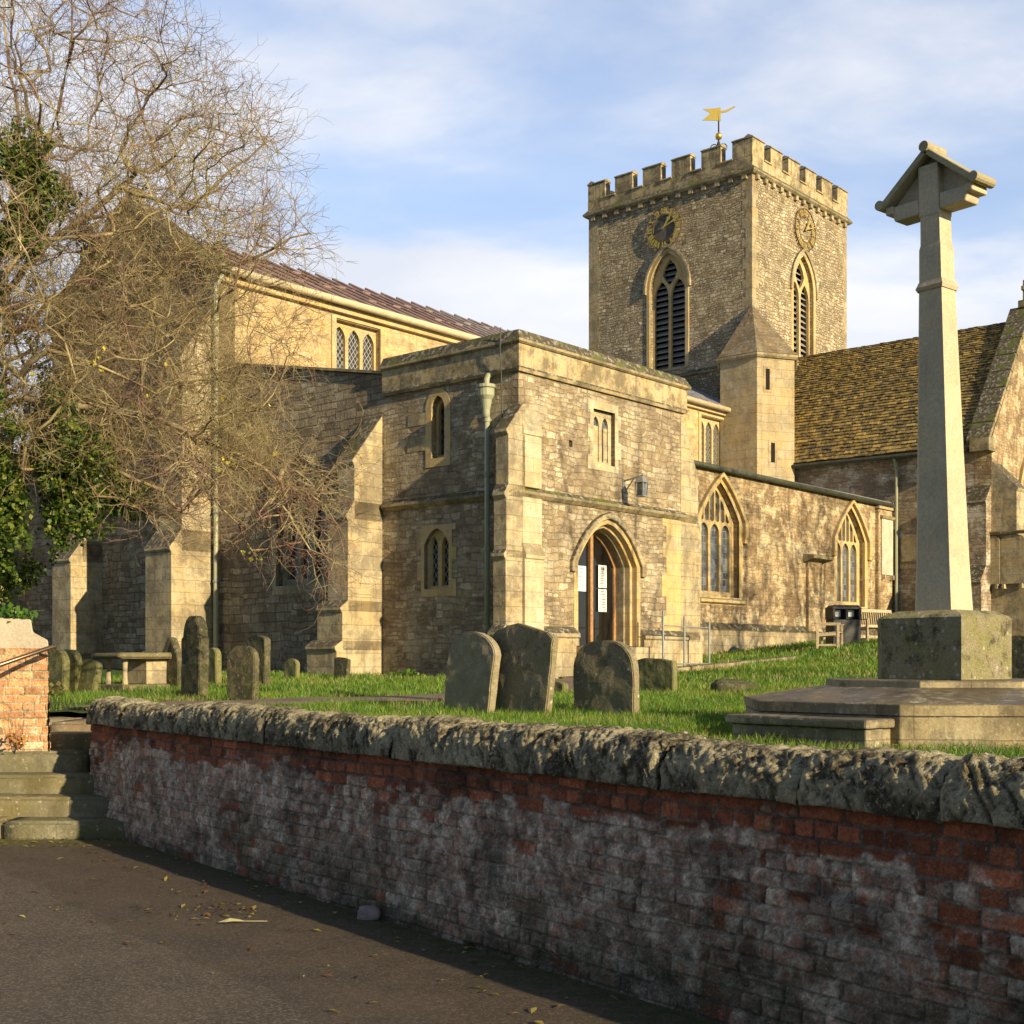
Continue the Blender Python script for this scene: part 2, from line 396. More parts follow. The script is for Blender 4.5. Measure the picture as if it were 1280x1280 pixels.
M = {}
M['porch'] = rubble("porch_rubble", .098, .235, mmix=.6, dist=1.35, mortar=(.36, .30, .19), pale=.45, stain=.6, streak=.5, stain_col=(.15, .115, .085), bump=.03)
M['aisle'] = rubble("aisle_rubble", .105, .24, mmix=.5, dist=1.9, stain=.85, streak=.7, pale=.8, pale_col=(.66, .56, .36), stain_col=(.14, .095, .055), bump=.02,
                    palette=[(0, (.33, .21, .10)), (.25, (.45, .33, .18)), (.5, (.38, .28, .165)), (.75, (.52, .42, .25)), (1, (.26, .16, .09))])
M['tower'] = rubble("tower_rubble", .10, .20, dist=2.0, mmix=.7, msize=.017, mortar=(.22, .17, .105), stain=.35, streak=.2, pale=.4, bump=.075,
                    palette=[(0, (.30, .23, .13)), (.3, (.54, .45, .29)), (.55, (.36, .28, .17)), (.8, (.70, .61, .43)), (1, (.20, .145, .085))])
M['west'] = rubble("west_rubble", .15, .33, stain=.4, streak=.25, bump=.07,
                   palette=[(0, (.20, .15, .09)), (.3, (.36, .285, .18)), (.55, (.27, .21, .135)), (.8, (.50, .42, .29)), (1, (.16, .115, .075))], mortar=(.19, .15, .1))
M['transept'] = rubble("transept_rubble", .12, .36, stain=.5, streak=.2, pale=.9, pale_col=(.6, .56, .47), bump=.03,
                       palette=[(0, (.24, .18, .12)), (.4, (.33, .25, .17)), (.7, (.42, .34, .23)), (1, (.2, .15, .1))])
M['nave'] = rubble("nave_rubble", .16, .38, stain=.35, streak=.15, pale=.3, pale_col=(.56, .44, .25), bump=.012, mortar=(.5, .4, .23),
                   palette=[(0, (.50, .34, .15)), (.4, (.57, .42, .21)), (.7, (.47, .34, .17)), (1, (.58, .46, .27))])
M['ashlar'] = ashlar("dressed_stone", stain=.75, bump=.014)
M['quoin'] = ashlar("quoin_stone", (.40, .325, .195), row=.4, width=.5, stain=.6, warm=(.45, .31, .13), bump=.014)
M['pale'] = ashlar("pale_dressed_stone", (.56, .49, .33), stain=.4, up=.5, joints=.3)
M['golden'] = ashlar("golden_dressed_stone", (.54, .39, .17), stain=.3, warm=(.56, .40, .17), up=.5, joints=.35)
M['parapet'] = ashlar("parapet_stone", (.46, .375, .22), row=.62, width=.95, stain=.95, joints=.35, dark=(.13, .105, .065))
M['coping'] = ashlar("coping_stone_mossy", (.30, .26, .16), row=.6, width=.9, stain=.8, dark=(.1, .085, .05), bump=.02, joints=.4, moss=(.10, .115, .025))
M['memorial'] = ashlar("memorial_stone", (.52, .43, .295), row=5, width=5, stain=.25, dark=(.2, .175, .13), warm=(.52, .42, .27), joints=.0, up=.25, bump=.006)
M['memblock'] = ashlar("memorial_block_stone", (.36, .33, .22), row=5, width=5, stain=.75, dark=(.10, .09, .06), joints=0, up=.7, bump=.02, moss=(.14, .15, .03))
M['memsteps'] = wet = ashlar("memorial_step_stone", (.33, .28, .17), row=.3, width=1.1, stain=.8, dark=(.10, .08, .05), joints=.5, up=.75, bump=.01, moss=(.11, .085, .055))
M['step'] = ashlar("step_stone", (.135, .125, .065), row=.7, width=1.6, stain=.6, dark=(.06, .058, .022), joints=.2, up=.45, bump=.014, moss=(.11, .11, .03))
M['landing'] = ashlar('landing_stone', (.20, .155, .105), row=.8, width=1.1, stain=.6, dark=(.09, .07, .045), joints=.5, up=.5, moss=(.12, .085, .05))
def wetten(mat):
    """rain-wet upward faces: darker and glossier"""
    nt = mat.node_tree; b = next(x for x in nt.nodes if x.type == 'BSDF_PRINCIPLED'); L = nt.links.new
    g = nt.nodes.new("ShaderNodeNewGeometry"); sp = nt.nodes.new("ShaderNodeSeparateXYZ"); L(g.outputs["True Normal"], sp.inputs[0])
    r = nt.nodes.new("ShaderNodeMapRange"); r.inputs["From Min"].default_value = .8; r.inputs["From Max"].default_value = .95; L(sp.outputs[2], r.inputs["Value"])
    src = b.inputs["Base Color"].links[0].from_socket
    tcn = nt.nodes.new("ShaderNodeTexCoord"); nz = nt.nodes.new("ShaderNodeTexNoise"); nz.inputs["Scale"].default_value = 1.6; L(tcn.outputs["Object"], nz.inputs["Vector"])
    rr = nt.nodes.new("ShaderNodeMapRange"); rr.inputs["From Min"].default_value = .4; rr.inputs["From Max"].default_value = .6; L(nz.outputs["Fac"], rr.inputs["Value"])
    mu = nt.nodes.new("ShaderNodeMath"); mu.operation = 'MULTIPLY'; L(r.outputs[0], mu.inputs[0]); L(rr.outputs[0], mu.inputs[1])
    mx = nt.nodes.new("ShaderNodeMix"); mx.data_type = 'RGBA'; mx.blend_type = 'MULTIPLY'; L(mu.outputs[0], mx.inputs[0]); L(src, mx.inputs[6]); mx.inputs[7].default_value = (.42, .36, .30, 1); L(mx.outputs[2], b.inputs["Base Color"])
    ro = nt.nodes.new("ShaderNodeMapRange"); ro.inputs["To Min"].default_value = .9; ro.inputs["To Max"].default_value = .22; L(mu.outputs[0], ro.inputs["Value"]); L(ro.outputs[0], b.inputs["Roughness"])
wetten(wet)
M['leadglass'] = leaded("diamond_leaded_glass", 'diamond', .10, (.36, .34, .29))
M['quarry'] = leaded("quarry_leaded_glass", 'rect', .13, (.16, .17, .19), (.05, .055, .065))
M['darkglass'] = leaded("dark_leaded_glass", 'diamond', .11, (.10, .10, .10), (.012, .012, .014))
M['doorglass'] = plain("door_glass", (.012, .011, .010), .06, var=.1, spec=.6)
M['oak'] = plain("oak", (.34, .19, .085), .6, var=.35, scale=18)
M['louvre'] = plain("louvre_boards", (.25, .235, .22), .7, var=.35)
def mat_lead():
    n = NT("roof_lead"); p = n.obj(); f = n.noise(p, 2.5, 5, .65); x = n.sep(p)[0]
    w = n.ramp(n.m('ADD', n.m('MULTIPLY', x, .05), n.m('MULTIPLY', n.m('SUBTRACT', n.noise(p, .6, 4), .5), .8)), [(.35, (.215, .145, .135)), (.9, (.30, .29, .31))])
    n.col(n.mix(1, w, n.ramp(f, [(.25, .6), (.75, 1.35)]), 'MULTIPLY')); n.rough(.55); n.bump(f, .01); return n.mat
M['lead'] = mat_lead()
M['leadgrey'] = plain("grey_roof_lead", (.22, .23, .26), .55, var=.3, scale=2.5, bump=.01)
M['pipe'] = plain("green_grey_paint", (.30, .315, .215), .5, var=.12, scale=6)
M['darkpipe'] = plain("dark_green_gutter", (.055, .06, .04), .5, var=.5, scale=9)
M['creampipe'] = plain("cream_gutter", (.50, .43, .28), .6, var=.2, scale=5)
M['gold'] = plain("gilding", (.85, .58, .12), .32, metal=.85, var=.1)
M['iron'] = plain("black_iron", (.02, .02, .022), .5, var=.2)
M['steel'] = plain("galvanised_steel", (.25, .27, .27), .45, metal=.3, var=.15)
M['copper'] = plain("clock_ring_copper", (.14, .085, .05), .6, var=.3)
M['paper'] = plain("paper_notice", (.72, .74, .74), .6, var=.04)
M['ink'] = plain("printed_ink", (.13, .14, .16), .7, var=.1)
M['inkred'] = plain("printed_orange_ink", (.35, .18, .05), .7, var=.1)
M['binplastic'] = plain("black_bin_plastic", (.014, .014, .018), .4, var=.2)
M['bench'] = plain("weathered_teak", (.44, .36, .235), .75, var=.3, scale=22)
M['marble'] = plain("white_marble", (.46, .42, .34), .6, var=.35, scale=3)
M['void'] = plain("dark_interior", (.01, .009, .008), .9, var=0)
M['render'] = ashlar("cement_render", (.52, .45, .36), row=5, width=5, stain=.2, joints=0, up=.2, bump=.012)
M['chrome'] = plain("bronze_rail", (.16, .11, .075), .3, metal=.7, var=.1)
# ------------------------------------------------------------------ ground heights
def gz(x, y):
    x = np.asarray(x, float); y = np.asarray(y, float)
    yy = np.minimum(y, 75)
    g = 1.0 + .02 * np.maximum(yy - 13.5, 0)
    e = np.clip((x - 2) / 8, 0, 1) * np.clip((yy - 14) / 22, 0, 1) * .68
    return g + e - .08 * np.clip((11.6 - y) / 1.6, 0, 1)
def ground(x, y): return float(gz(x, y))
def on_ground(px, py):
    """point of the churchyard seen at photograph pixel px,py"""
    k = (px - 640) / 1632; d = 14.0
    for _ in range(60):
        z = ground(k * d, d); d = .7 * d + .3 * max(6.0, (EYE - z) * 1632 / max(py - HOR, 1.0))
        d = min(d, 45)
    return k * d, d, ground(k * d, d)

# retaining wall line
WA = Vector((-4.03, 12.6)); WD = Vector((.5927, -.8054)); WN = Vector((-.8054, -.5927))   # WN faces the road
# ------------------------------------------------------------------ setting: ground, road, pavement
def mat_ground():
    n = NT("turf_soil"); p = n.geo()
    a = n.noise(p, 3.5, 6, .7); b = n.noise(p, 22, 4, .7); c = n.noise(p, .45, 4)
    g = n.mix(n.st(a, .35, .65), (.030, .062, .009), (.075, .125, .018))
    g = n.mix(n.m('MULTIPLY', n.st(c, .5, .65), .5), g, (.06, .05, .02))
    g = n.mix(1, g, n.ramp(b, [(.2, .5), (.8, 1.5)]), 'MULTIPLY')
    n.col(g); n.rough(.95); n.bump(n.m('ADD', b, a), .06)
    return n.mat
def mat_asphalt(name, fine, coarse, moss):
    n = NT(name); p = n.geo()
    f = n.noise(p, 130, 3, .7); g = n.noise(p, 2.2, 6, .6); v = n.vor(p, 95, 'F1', "Color")
    s_ = n.sep(v)[0]
    c = n.mix(1, fine, n.ramp(g, [(.25, .6), (.75, 1.35)]), 'MULTIPLY')
    c = n.mix(n.m('MULTIPLY', n.st(s_, .5, .95), coarse), c, (.18, .145, .11))
    c = n.mix(n.st(n.noise(p, 55, 2, .5), .70, .73), c, (.23, .20, .16))
    c = n.mix(1, c, n.ramp(f, [(.2, .55), (.8, 1.35)]), 'MULTIPLY')
    if moss:
        # moss and dirt grow in a band along the foot of the wall and the steps
        xy = n.sep(p)
        d = n.m('ADD', n.m('MULTIPLY', n.m('SUBTRACT', xy[0], WA.x), WN.x), n.m('MULTIPLY', n.m('SUBTRACT', xy[1], WA.y), WN.y))
        d = n.m('ADD', d, n.m('MULTIPLY', n.m('SUBTRACT', n.noise(p, 3.0, 6, .7), .5), .55))
        ms = n.m('MULTIPLY', n.ramp(d, [(.12, 1), (.5, 0)]), n.st(n.noise(p, 9, 5, .7), .38, .55))
        c = n.mix(ms, c, n.mix(n.st(n.noise(p, 40, 3), .4, .6), (.018, .03, .006), (.045, .065, .012)))
        sd = n.m('ADD', n.m('SUBTRACT', 11.8, xy[1]), n.m('MULTIPLY', n.m('SUBTRACT', n.noise(p, 2.5, 6, .7), .5), .7))
        m2 = n.m('MULTIPLY', n.ramp(sd, [(.15, 1), (.55, 0)]), n.st(n.noise(p, 14, 5, .7), .36, .52))
        c = n.mix(m2, c, n.mix(n.st(n.noise(p, 40, 3), .4, .6), (.07, .075, .018), (.16, .15, .045)))
    n.col(c); n.rough(n.ramp(g, [(.3, .7), (.7, .92)]))
    n.bump(n.m('ADD', n.m('MULTIPLY', s_, coarse), n.m('MULTIPLY', f, .6)), .012)
    return n.mat
M['ground'] = mat_ground()
M['road'] = mat_asphalt("coarse_asphalt", (.072, .058, .044), .8, False)
M['pavement'] = mat_asphalt("old_smooth_asphalt", (.066, .050, .037), .5, True)

def build_setting():
    b = MB(); b.box(-900, 900, -400, 2500, -.6, -.3); tag(b.build("ground", M['ground'], uv=False), kind="structure")
    # road reaches under the wall foot
    def W(s, w, z): p = WA + WD * s + WN * w; return (p.x, p.y, z)
    b = MB(); b.poly([W(-60, 60, .004), W(60, 60, .004), W(60, 1.46, .004), *[W(s_, 1.46 + .035 * math.sin(s_ * 1.7) + .03 * math.sin(s_ * 5.3 + 1) + .012 * math.sin(s_ * 13.1), .004) for s_ in np.linspace(30, -20, 400)], W(-60, 1.46, .004)]); tag(b.build("road", M['road'], uv=False), kind="structure")
    b = MB(); b.poly([W(-60, -.35, 0), W(60, -.35, 0), W(60, 3, 0), W(-60, 3, 0)]); tag(b.build("pavement", M['pavement'], uv=False), kind="structure")
    # churchyard: a grid behind the wall
    s = np.concatenate([np.linspace(-120, -20, 30), np.linspace(-19, 45, 150), np.linspace(47, 150, 30)])
    w = np.concatenate([[.08], np.linspace(.3, 40, 130), np.linspace(42, 190, 50)])
    S, Wd = np.meshgrid(s, w, indexing='ij')
    X = WA.x + WD.x * S - WN.x * Wd; Y = WA.y + WD.y * S - WN.y * Wd
    Z = gz(X, Y) + (vn(X * .9, Y * .9, 3, 3) - .5) * .07 * sstep(0, 3, Wd)
    fq = grid_faces(len(s), len(w)); cx = X.ravel()[fq].mean(1); cy = Y.ravel()[fq].mean(1)
    fq = fq[~((cx < -3.92) & (cx > -9.4) & (cy < 15.0))]          # the stone landing takes over here
    o = np_mesh("churchyard_ground", np.stack([X, Y, Z], -1).reshape(-1, 3), fq, M['ground'], smooth=True)
    tag(o, kind="structure")
    # path from the steps to the porch door
    n = NT("path_tarmac"); p = n.geo(); f = n.noise(p, 60, 4, .7)
    n.col(n.mix(1, (.17, .125, .095), n.ramp(n.noise(p, 2, 5), [(.3, .7), (.7, 1.3)]), 'MULTIPLY')); n.bump(f, .01)
    pts = [(-4.6, 15.0), (-4.1, 15.8), (-2.5, 17.0), (-1.2, 17.6), (.2, 19.3), (1.0, 22), (1.6, 25.5), (2.15, 28.0)]
    P = []
    for i in range(len(pts) - 1):
        for t in np.linspace(0, 1, 10, endpoint=False): P.append(((1 - t) * pts[i][0] + t * pts[i + 1][0], (1 - t) * pts[i][1] + t * pts[i + 1][1]))
    for _ in range(8): P = [P[0]] + [((P[i - 1][0] + P[i][0] * 2 + P[i + 1][0]) / 4, (P[i - 1][1] + P[i][1] * 2 + P[i + 1][1]) / 4) for i in range(1, len(P) - 1)] + [P[-1]]
    P = np.array(P); D = np.gradient(P, axis=0); D /= np.linalg.norm(D, axis=1)[:, None]; Nn = np.stack([-D[:, 1], D[:, 0]], 1)
    offs = np.linspace(-.75, .75, 7); V = []
    for i in range(len(P)):
        for o_ in offs:
            x, y = P[i] + Nn[i] * o_ * (1 + .12 * math.sin(i * .7)); V.append((x, y, ground(x, y) + .04 + .012 * (1 - (o_ / .75) ** 2)))
    tag(np_mesh("path", V, grid_faces(len(P), 7), n.mat, smooth=True), kind="structure")
    return P
PATH = build_setting()

# ------------------------------------------------------------------ the church
C0 = Vector((.13, 26.0)); TH = math.atan2(.7567, .6538); EX = Vector((.6538, .7567)); NX = Vector((-.7567, .6538)); BZ = 1.2
church = empty("stone_church", (C0.x, C0.y, BZ), TH)
tag(church, "medieval stone church with battlemented clock tower and two storey porch", "church")
def cb(mb, name, mat, parent=None, **k): return mb.build(name, mat, parent or church, dz=-BZ, **k)
SF = dict(A=(1, 0, 0), N=(0, -1, 0)); WF = dict(A=(0, 1, 0), N=(-1, 0, 0))

def archh(a, half, rise, kind):
    t = min(abs(a) / half, 1)
    if kind == 'pointed' and rise >= half:
        c = (rise * rise - half * half) / (2 * half); return math.sqrt(max((half + c) ** 2 - (abs(a) + c) ** 2, 0))
    if kind == 'tri': return rise * (.35 * (1 - t ** 2.2) + .65 * (1 - t))
    if kind == 'round': return rise * math.sqrt(max(1 - t * t, 0))
    return rise * (.78 * (1 - t ** 2.3) + .22 * (1 - t))
def arch(cx, half, z0, zs, rise, kind='pointed', n=14, m=0.0):
    """arched outline; m shrinks it evenly"""
    h = half - m; pts = [(cx - h, z0 + m), (cx + h, z0 + m)]
    for i in range(n + 1):
        a = h * math.cos(math.pi * i / n); pts.append((cx + a, zs + archh(a, h, rise - m, kind)))
    return pts
def ring(cx, ho, hi, z0, zs, ro, ri, kind='pointed', n=14):
    o = [(cx + ho * math.cos(math.pi * i / n), zs + archh(ho * math.cos(math.pi * i / n), ho, ro, kind)) for i in range(n + 1)]
    q = [(cx + hi * math.cos(math.pi * i / n), zs + archh(hi * math.cos(math.pi * i / n), hi, ri, kind)) for i in range(n + 1)]
    return [(cx + ho, z0)] + o + [(cx - ho, z0), (cx - hi, z0)] + q[::-1] + [(cx + hi, z0)]
def rect(a0, a1, z0, z1): return [(a0, z0), (a1, z0), (a1, z1), (a0, z1)]
def P3(fr, O, a, z, out=0):
    A = Vector(fr['A']); N = Vector(fr['N']); return Vector(O) + A * a + Vector((0, 0, z)) + N * out

def lights(cx, half, n, z0, ztop, mul, head=.18, kind='pointed'):
    w = (2 * half - (n - 1) * mul) / n; out = []
    for i in range(n):
        c = cx - half + w / 2 + i * (w + mul); h = w / 2
        out.append([(c - h, z0), (c + h, z0), (c + h, ztop - head)] + [(c + h * math.cos(math.pi * k / 8), ztop - head + archh(h * math.cos(math.pi * k / 8), h, head, kind)) for k in range(1, 8)] + [(c - h, ztop - head)])
    return out
def upper(cx, half, n, zb, zs, rise, kind, mul, edge):
    w = (2 * half - (n - 1) * mul) / n; out = []
    for i in range(n):
        c = cx - half + w / 2 + i * (w + mul); h = w / 2; top = []
        for k in range(7):
            a = c + h - 2 * h * k / 6
            z = zs + archh(a - cx, half + edge * .4, rise, kind) - edge
            top.append((a, z - (abs(a - c) / h) ** 2 * .05))
        if min(z for a, z in top) < zb + .06: top = [(a, max(z, zb + .05)) for a, z in top]
        if max(z for a, z in top) > zb + .16: out.append([(c - h, zb + .03), (c, zb - .02), (c + h, zb + .03)] + top)
    return out
def window(fr, O, outline, holes, rec, thick, mat, glass, name="window", glass_in=.09, glass_rect=None, label=None):
    b = MB(); N = Vector(fr['N']); b.panel(outline, holes, thick, Vector(O) - N * rec, fr['A'], fr['N'])
    w = cb(b, name, mat)
    g = MB(); g.panel(outline, [], .02, Vector(O) - N * (rec + glass_in), fr['A'], fr['N'])
    cb(g, "pane", glass, w)
    return w
def surround(w, fr, O, out, hole, mat, proud=.012, depth=.1, name="surround"):
    b = MB(); b.panel(out, [hole], depth, Vector(O) + Vector(fr['N']) * proud, fr['A'], fr['N']); return cb(b, name, mat, w)
def quoined(a0, a1, z0, z1, seed, step=.3, amp=.12):
    r = random.Random(seed); L = []; Rr = []; z = z0; k = 0
    while z < z1 - .01:
        z2 = min(z + step * r.uniform(.8, 1.25), z1)
        if z1 - z2 < .12: z2 = z1
        e = amp * (k % 2) * r.uniform(.6, 1.1); e2 = amp * ((k + 1) % 2) * r.uniform(.6, 1.1)
        Rr += [(a1 + e, z), (a1 + e, z2)]; L += [(a0 - e2, z), (a0 - e2, z2)]; z = z2; k += 1
    return Rr + L[::-1]

def buttress(O, out, side, width, stages, mat, zb=.9, drip=.05, name="buttress", label=None, slope=1.0):
    """stages: (projection, top z) from the ground up, each closed by a sloping weathering"""
    O = Vector((O[0], O[1], 0)); out = Vector((out[0], out[1], 0)); side = Vector((side[0], side[1], 0))
    o = None
    zlow = zb
    for i, (p, zt) in enumerate(stages):
        wd = width if not isinstance(width, (list, tuple)) else width[i]
        nxt = stages[i + 1][0] if i + 1 < len(stages) else -.02
        rise = (p - nxt) * (slope if not isinstance(slope, (list, tuple)) else slope[i])
        b = MB(); off = -(wd - (width[-1] if isinstance(width, (list, tuple)) else width)) / 2 * 0
        prof = [(-.1, zlow), (p, zlow), (p, zt - .12), (p + drip * .4, zt - .11), (p + drip, zt - .06), (p + drip, zt), (nxt, zt + rise + .03), (-.1, zt + rise + .03)]
        pts = [O + out * q + Vector((0, 0, z)) for q, z in prof]
        b.extrude(pts, side * wd)
        if o is None:
            o = cb(b, name, mat, bevel=.014)
            if label: o["label"] = label
        else: cb(b, "stage", mat, o, bevel=.014)
        zlow = zt - .02 if nxt <= 0 else zt - .1
    return o

def build_porch():
    O = (0, 0, 0)
    # south front
    door_hole = [(1.83, 1.0), (4.13, 1.0)] + arch(2.98, 1.15, 0, 3.72, .98, 'dep')[2:]
    win_hole = rect(2.45, 3.22, 5.86, 7.02)
    sq = rect(1.62, 1.74, 6.1, 6.24)
    b = MB(); b.panel(rect(0, 5.9, .9, 7.44), [door_hole, win_hole, sq], .45, O, **SF)
    wl = [2.26 + .17 * math.cos(a) for a in ()]
    lanc = arch(2.225, .19, 5.9, 6.95, .26, 'pointed'); two = arch(2.27, .36, 3.15, 4.08, .34, 'dep')
    b.panel(rect(.452, 3.86, .9, 7.44), [lanc, two], .45, O, **WF)
    b.poly([(5.9, .452, .9), (5.9, 3.8, .9), (5.9, 3.8, 7.44), (5.9, .452, 7.44)])
    b.poly([(0, 3.86, 7.0), (5.9, 3.86, 7.0), (5.9, 3.86, 8.1), (0, 3.86, 8.1)])
    cb(b, "porch_wall", M['porch'])
    b = MB(); b.box(.3, 5.7, .3, 3.8, 7.5, 7.6); cb(b, "porch_roof", M['leadgrey'])
    path = [(0, 3.86), (0, 0), (5.9, 0), (5.9, 3.86)]
    path = path[:]          # outward is to the right when walking W face south, then east
    path = path[::-1]
    def sw(prof, name, mat, pth=None, **k):
        b = MB(); b.sweep(pth or path, [(-o, z) if False else (o, z) for o, z in prof]); return cb(b, name, mat, **k)
    # walking the reversed path has the outside on the right-hand side of travel negative: flip offsets
    flip = lambda pr: [(-o, z) for o, z in pr]
    sw(flip([(-.3, 7.43), (.06, 7.40), (.09, 7.46), (.07, 7.50), (.07, 7.965), (-.3, 7.965)]), "parapet", M['parapet'])
    sw(flip([(-.40, 7.967), (.10, 7.95), (.14, 7.98), (.14, 8.03), (.03, 8.23), (-.2, 8.27), (-.40, 8.2)]), "parapet_coping", M['coping'])
    sw(flip([(-.1, 4.90), (.03, 4.90), (.11, 4.97), (.10, 5.03), (-.02, 5.13), (-.1, 5.13)]), "string_course", M['coping'])
    for pth in ([(1.80, 0), (.1, 0)][::-1], [(5.95, 0), (4.16, 0)][::-1]):
        b = MB(); b.sweep([(x, y) for x, y in pth], [(-.05, .9), (.13, .9), (.13, 2.10), (.17, 2.13), (.16, 2.2), (.0, 2.34), (-.05, 2.34)]); cb(b, "plinth", M['ashlar'])
    # blind two-light window over the door
    w = window(SF, O, rect(2.42, 3.25, 5.83, 7.05), lights(2.835, .28, 2, 5.93, 6.90, .1, .2), .1, .08, M['pale'], M['quarry'], glass_in=.07)
    surround(w, SF, O, quoined(2.33, 3.34, 5.72, 7.2, 3, .34, .1), win_hole, M['pale'])
    b = MB(); b.panel(rect(2.56, 2.80, 5.94, 6.7), [], .03, (0, .13, 0), **SF); b.panel(rect(2.98, 3.11, 5.94, 6.68), [], .03, (0, .13, 0), **SF); cb(b, "blocking", M['pale'], w)
    # west lancet and two-light window
    w = window(WF, O, arch(2.225, .24, 5.86, 6.95, .31), [arch(2.225, .125, 5.98, 6.9, .2)], .14, .12, M['golden'], M['darkglass'])
    surround(w, WF, O, arch(2.225, .36, 5.72, 6.97, .4), lanc, M['golden'], .012)
    b = MB()
    for z0, z1, a1 in ((6.1, 6.42, .62), (6.05 + .6, 6.9, .6)): b.panel(rect(2.225 + .3, 2.225 + .3 + a1, z0, z1), [], .05, (-.009, 0, 0), **WF)
    cb(b, "jamb_block", M['ashlar'], w)
    w = window(WF, O, arch(2.27, .42, 3.1, 4.08, .4, 'dep'), lights(2.27, .29, 2, 3.22, 4.28, .11, .26), .1, .14, M['golden'], M['leadglass'], glass_in=.1)
    surround(w, WF, O, quoined(1.82, 2.72, 2.98, 4.5, 5, .33, .12), two, M['golden'])
    # doorway: moulded orders, then the glazed oak door
    zs = 3.72
    b = MB()
    b.panel(ring(2.98, 1.34, 1.18, 3.5, zs, 1.13, .99, 'dep'), [], .16, (0, -.09, 0), **SF)
    d = cb(b, "doorway", M['ashlar'], bevel=.02)
    for ho, hi, ro, ri, rec, th in ((1.2, 1.06, 1.0, .88, .015 * -1, .14), (1.1, .98, .92, .8, .12, .14), (1.02, .93, .84, .76, .26, .3)):
        b = MB(); b.panel(ring(2.98, ho, hi, 1.3, zs, ro, ri, 'dep'), [], th, (0, rec, 0), **SF); cb(b, "arch_order", M['ashlar'] if rec > .2 else M['golden'], d, bevel=.012)
    b = MB(); b.box(1.7, 4.25, -.35, .6, .9, 1.95); cb(b, "threshold", M['ashlar'], d, bevel=.02)
    y = .47
    b = MB(); b.panel(ring(2.98, .96, .85, 1.9, zs, .8, .70, 'dep'), [], .09, (0, y, 0), **SF)
    b.box(2.95, 3.05, y - .02, y + .09, 1.9, 4.40)
    dr = cb(b, "door", M['oak'], bevel=.008)
    b = MB(); b.panel(arch(2.98, .9, 1.95, zs, .72, 'dep'), [], .02, (0, y + .05, 0), **SF); cb(b, "pane", M['doorglass'], dr)
    # small parts of the wall: lantern on its bracket, cable
    b = MB(); b.box(3.5, 3.56, -.03, .02, 5.25, 5.62); b.bar((3.53, -.02, 5.58), (3.53, -.55, 5.66), .03, .03); b.bar((3.53, -.02, 5.3), (3.53, -.3, 5.62), .02, .02)
    ln = cb(b, "lantern", M['steel'])
    b = MB()
    for sx in (-1, 1):
        for sy in (-1, 1): b.bar((3.53 + sx * .08, -.5 + sy * .08, 5.22), (3.53 + sx * .10, -.5 + sy * .10, 5.5), .022, .022)
    b.hexa([(3.53 - .12, -.62, 5.5), (3.53 + .12, -.62, 5.5), (3.53 + .12, -.38, 5.5), (3.53 - .12, -.38, 5.5), (3.50, -.53, 5.64), (3.56, -.53, 5.64), (3.56, -.47, 5.64), (3.50, -.47, 5.64)])
    b.box(3.44, 3.62, -.59, -.41, 5.2, 5.225); cb(b, "lantern_frame", M['steel'], ln)
    b = MB(); b.box(3.46, 3.60, -.57, -.43, 5.225, 5.495); cb(b, "lantern_pane", M['quarry'], ln)
    # angle buttress at the SW corner, and the SE one
    buttress((-0.0, -.10), (-1, 0), (0, 1), .34, [(.62, 2.2), (.50, 3.75), (.48, 4.95), (.42, 6.2)], M['ashlar'], slope=[1, 2.5, 2.5, 1.2])
    b = MB(); b.extrude([(0, .1, .9), (0, -.17, .9), (0, -.17, 3.66), (0, -.20, 3.67), (0, -.21, 3.74), (0, -.11, 3.98), (0, -.11, 4.9), (0, .1, 4.9)], (.60, 0, 0)); cs = cb(b, "corner_stones", M['pale'], bevel=.012)
    b = MB(); b.extrude([(0, .1, 5.1), (0, -.10, 5.1), (0, -.10, 6.14), (0, -.13, 6.15), (0, -.14, 6.22), (0, .004, 6.72), (0, .1, 6.72)], (.60, 0, 0)); cb(b, "stage", M['pale'], cs, bevel=.012)
    buttress((5.9, .0 - .02), (1, 0), (0, 1), .7, [(.82, 2.2), (.72, 4.95), (.62, 5.9)], M['ashlar'], slope=[1, 1, 2.2])
    b = MB(); b.panel(quoined(5.2, 5.91, 2.3, 4.9, 8, .4, .2), [], .05, (0, -.012, 0), **SF); cb(b, "quoin", M['golden'])
    # rain-water pipe with its hopper head
    b = MB(); v = .73; x = -.12
    b.tube([(x, v, 1.05), (x, v, 6.62)], .055, 12)
    pp = cb(b, "downpipe", M['pipe'], smooth=True)
    b = MB(); b.lathe([(.06, 6.55), (.075, 6.6), (.08, 6.7), (.12, 6.9), (.17, 6.98), (.17, 7.12), (.2, 7.14), (.2, 7.2), (.15, 7.2), (.13, 7.0)], (x - .03, v, 0), 16); cb(b, "hopper", M['pipe'], pp)
    b = MB(); b.tube([(.05, v, 7.42), (-.1, v, 7.4), (x - .02, v, 7.3), (x - .02, v, 7.0)], .06, 10); cb(b, "spout", M['pipe'], pp)
    b = MB()
    for z in (2.3, 3.9, 5.4, 6.5):
        b = MB(); b.lathe([(.056, z - .05), (.07, z - .04), (.07, z + .04), (.056, z + .05)], (x, v, 0), 12); b.box(x, x + .12, v - .02, v + .02, z - .03, z + .03)
        cb(b, "bracket", M['pipe'], pp)
    b = MB(); b.tube([(-.14, .35, 8.3), (-.15, .36, 7.9), (-.1, .37, 7.35), (-.03, .36, 5.3), (-.12, .36, 5.0), (-.03, .36, 4.8), (-.03, .36, 1.3)], .013, 6); cb(b, "cable", M['iron'])
build_porch()

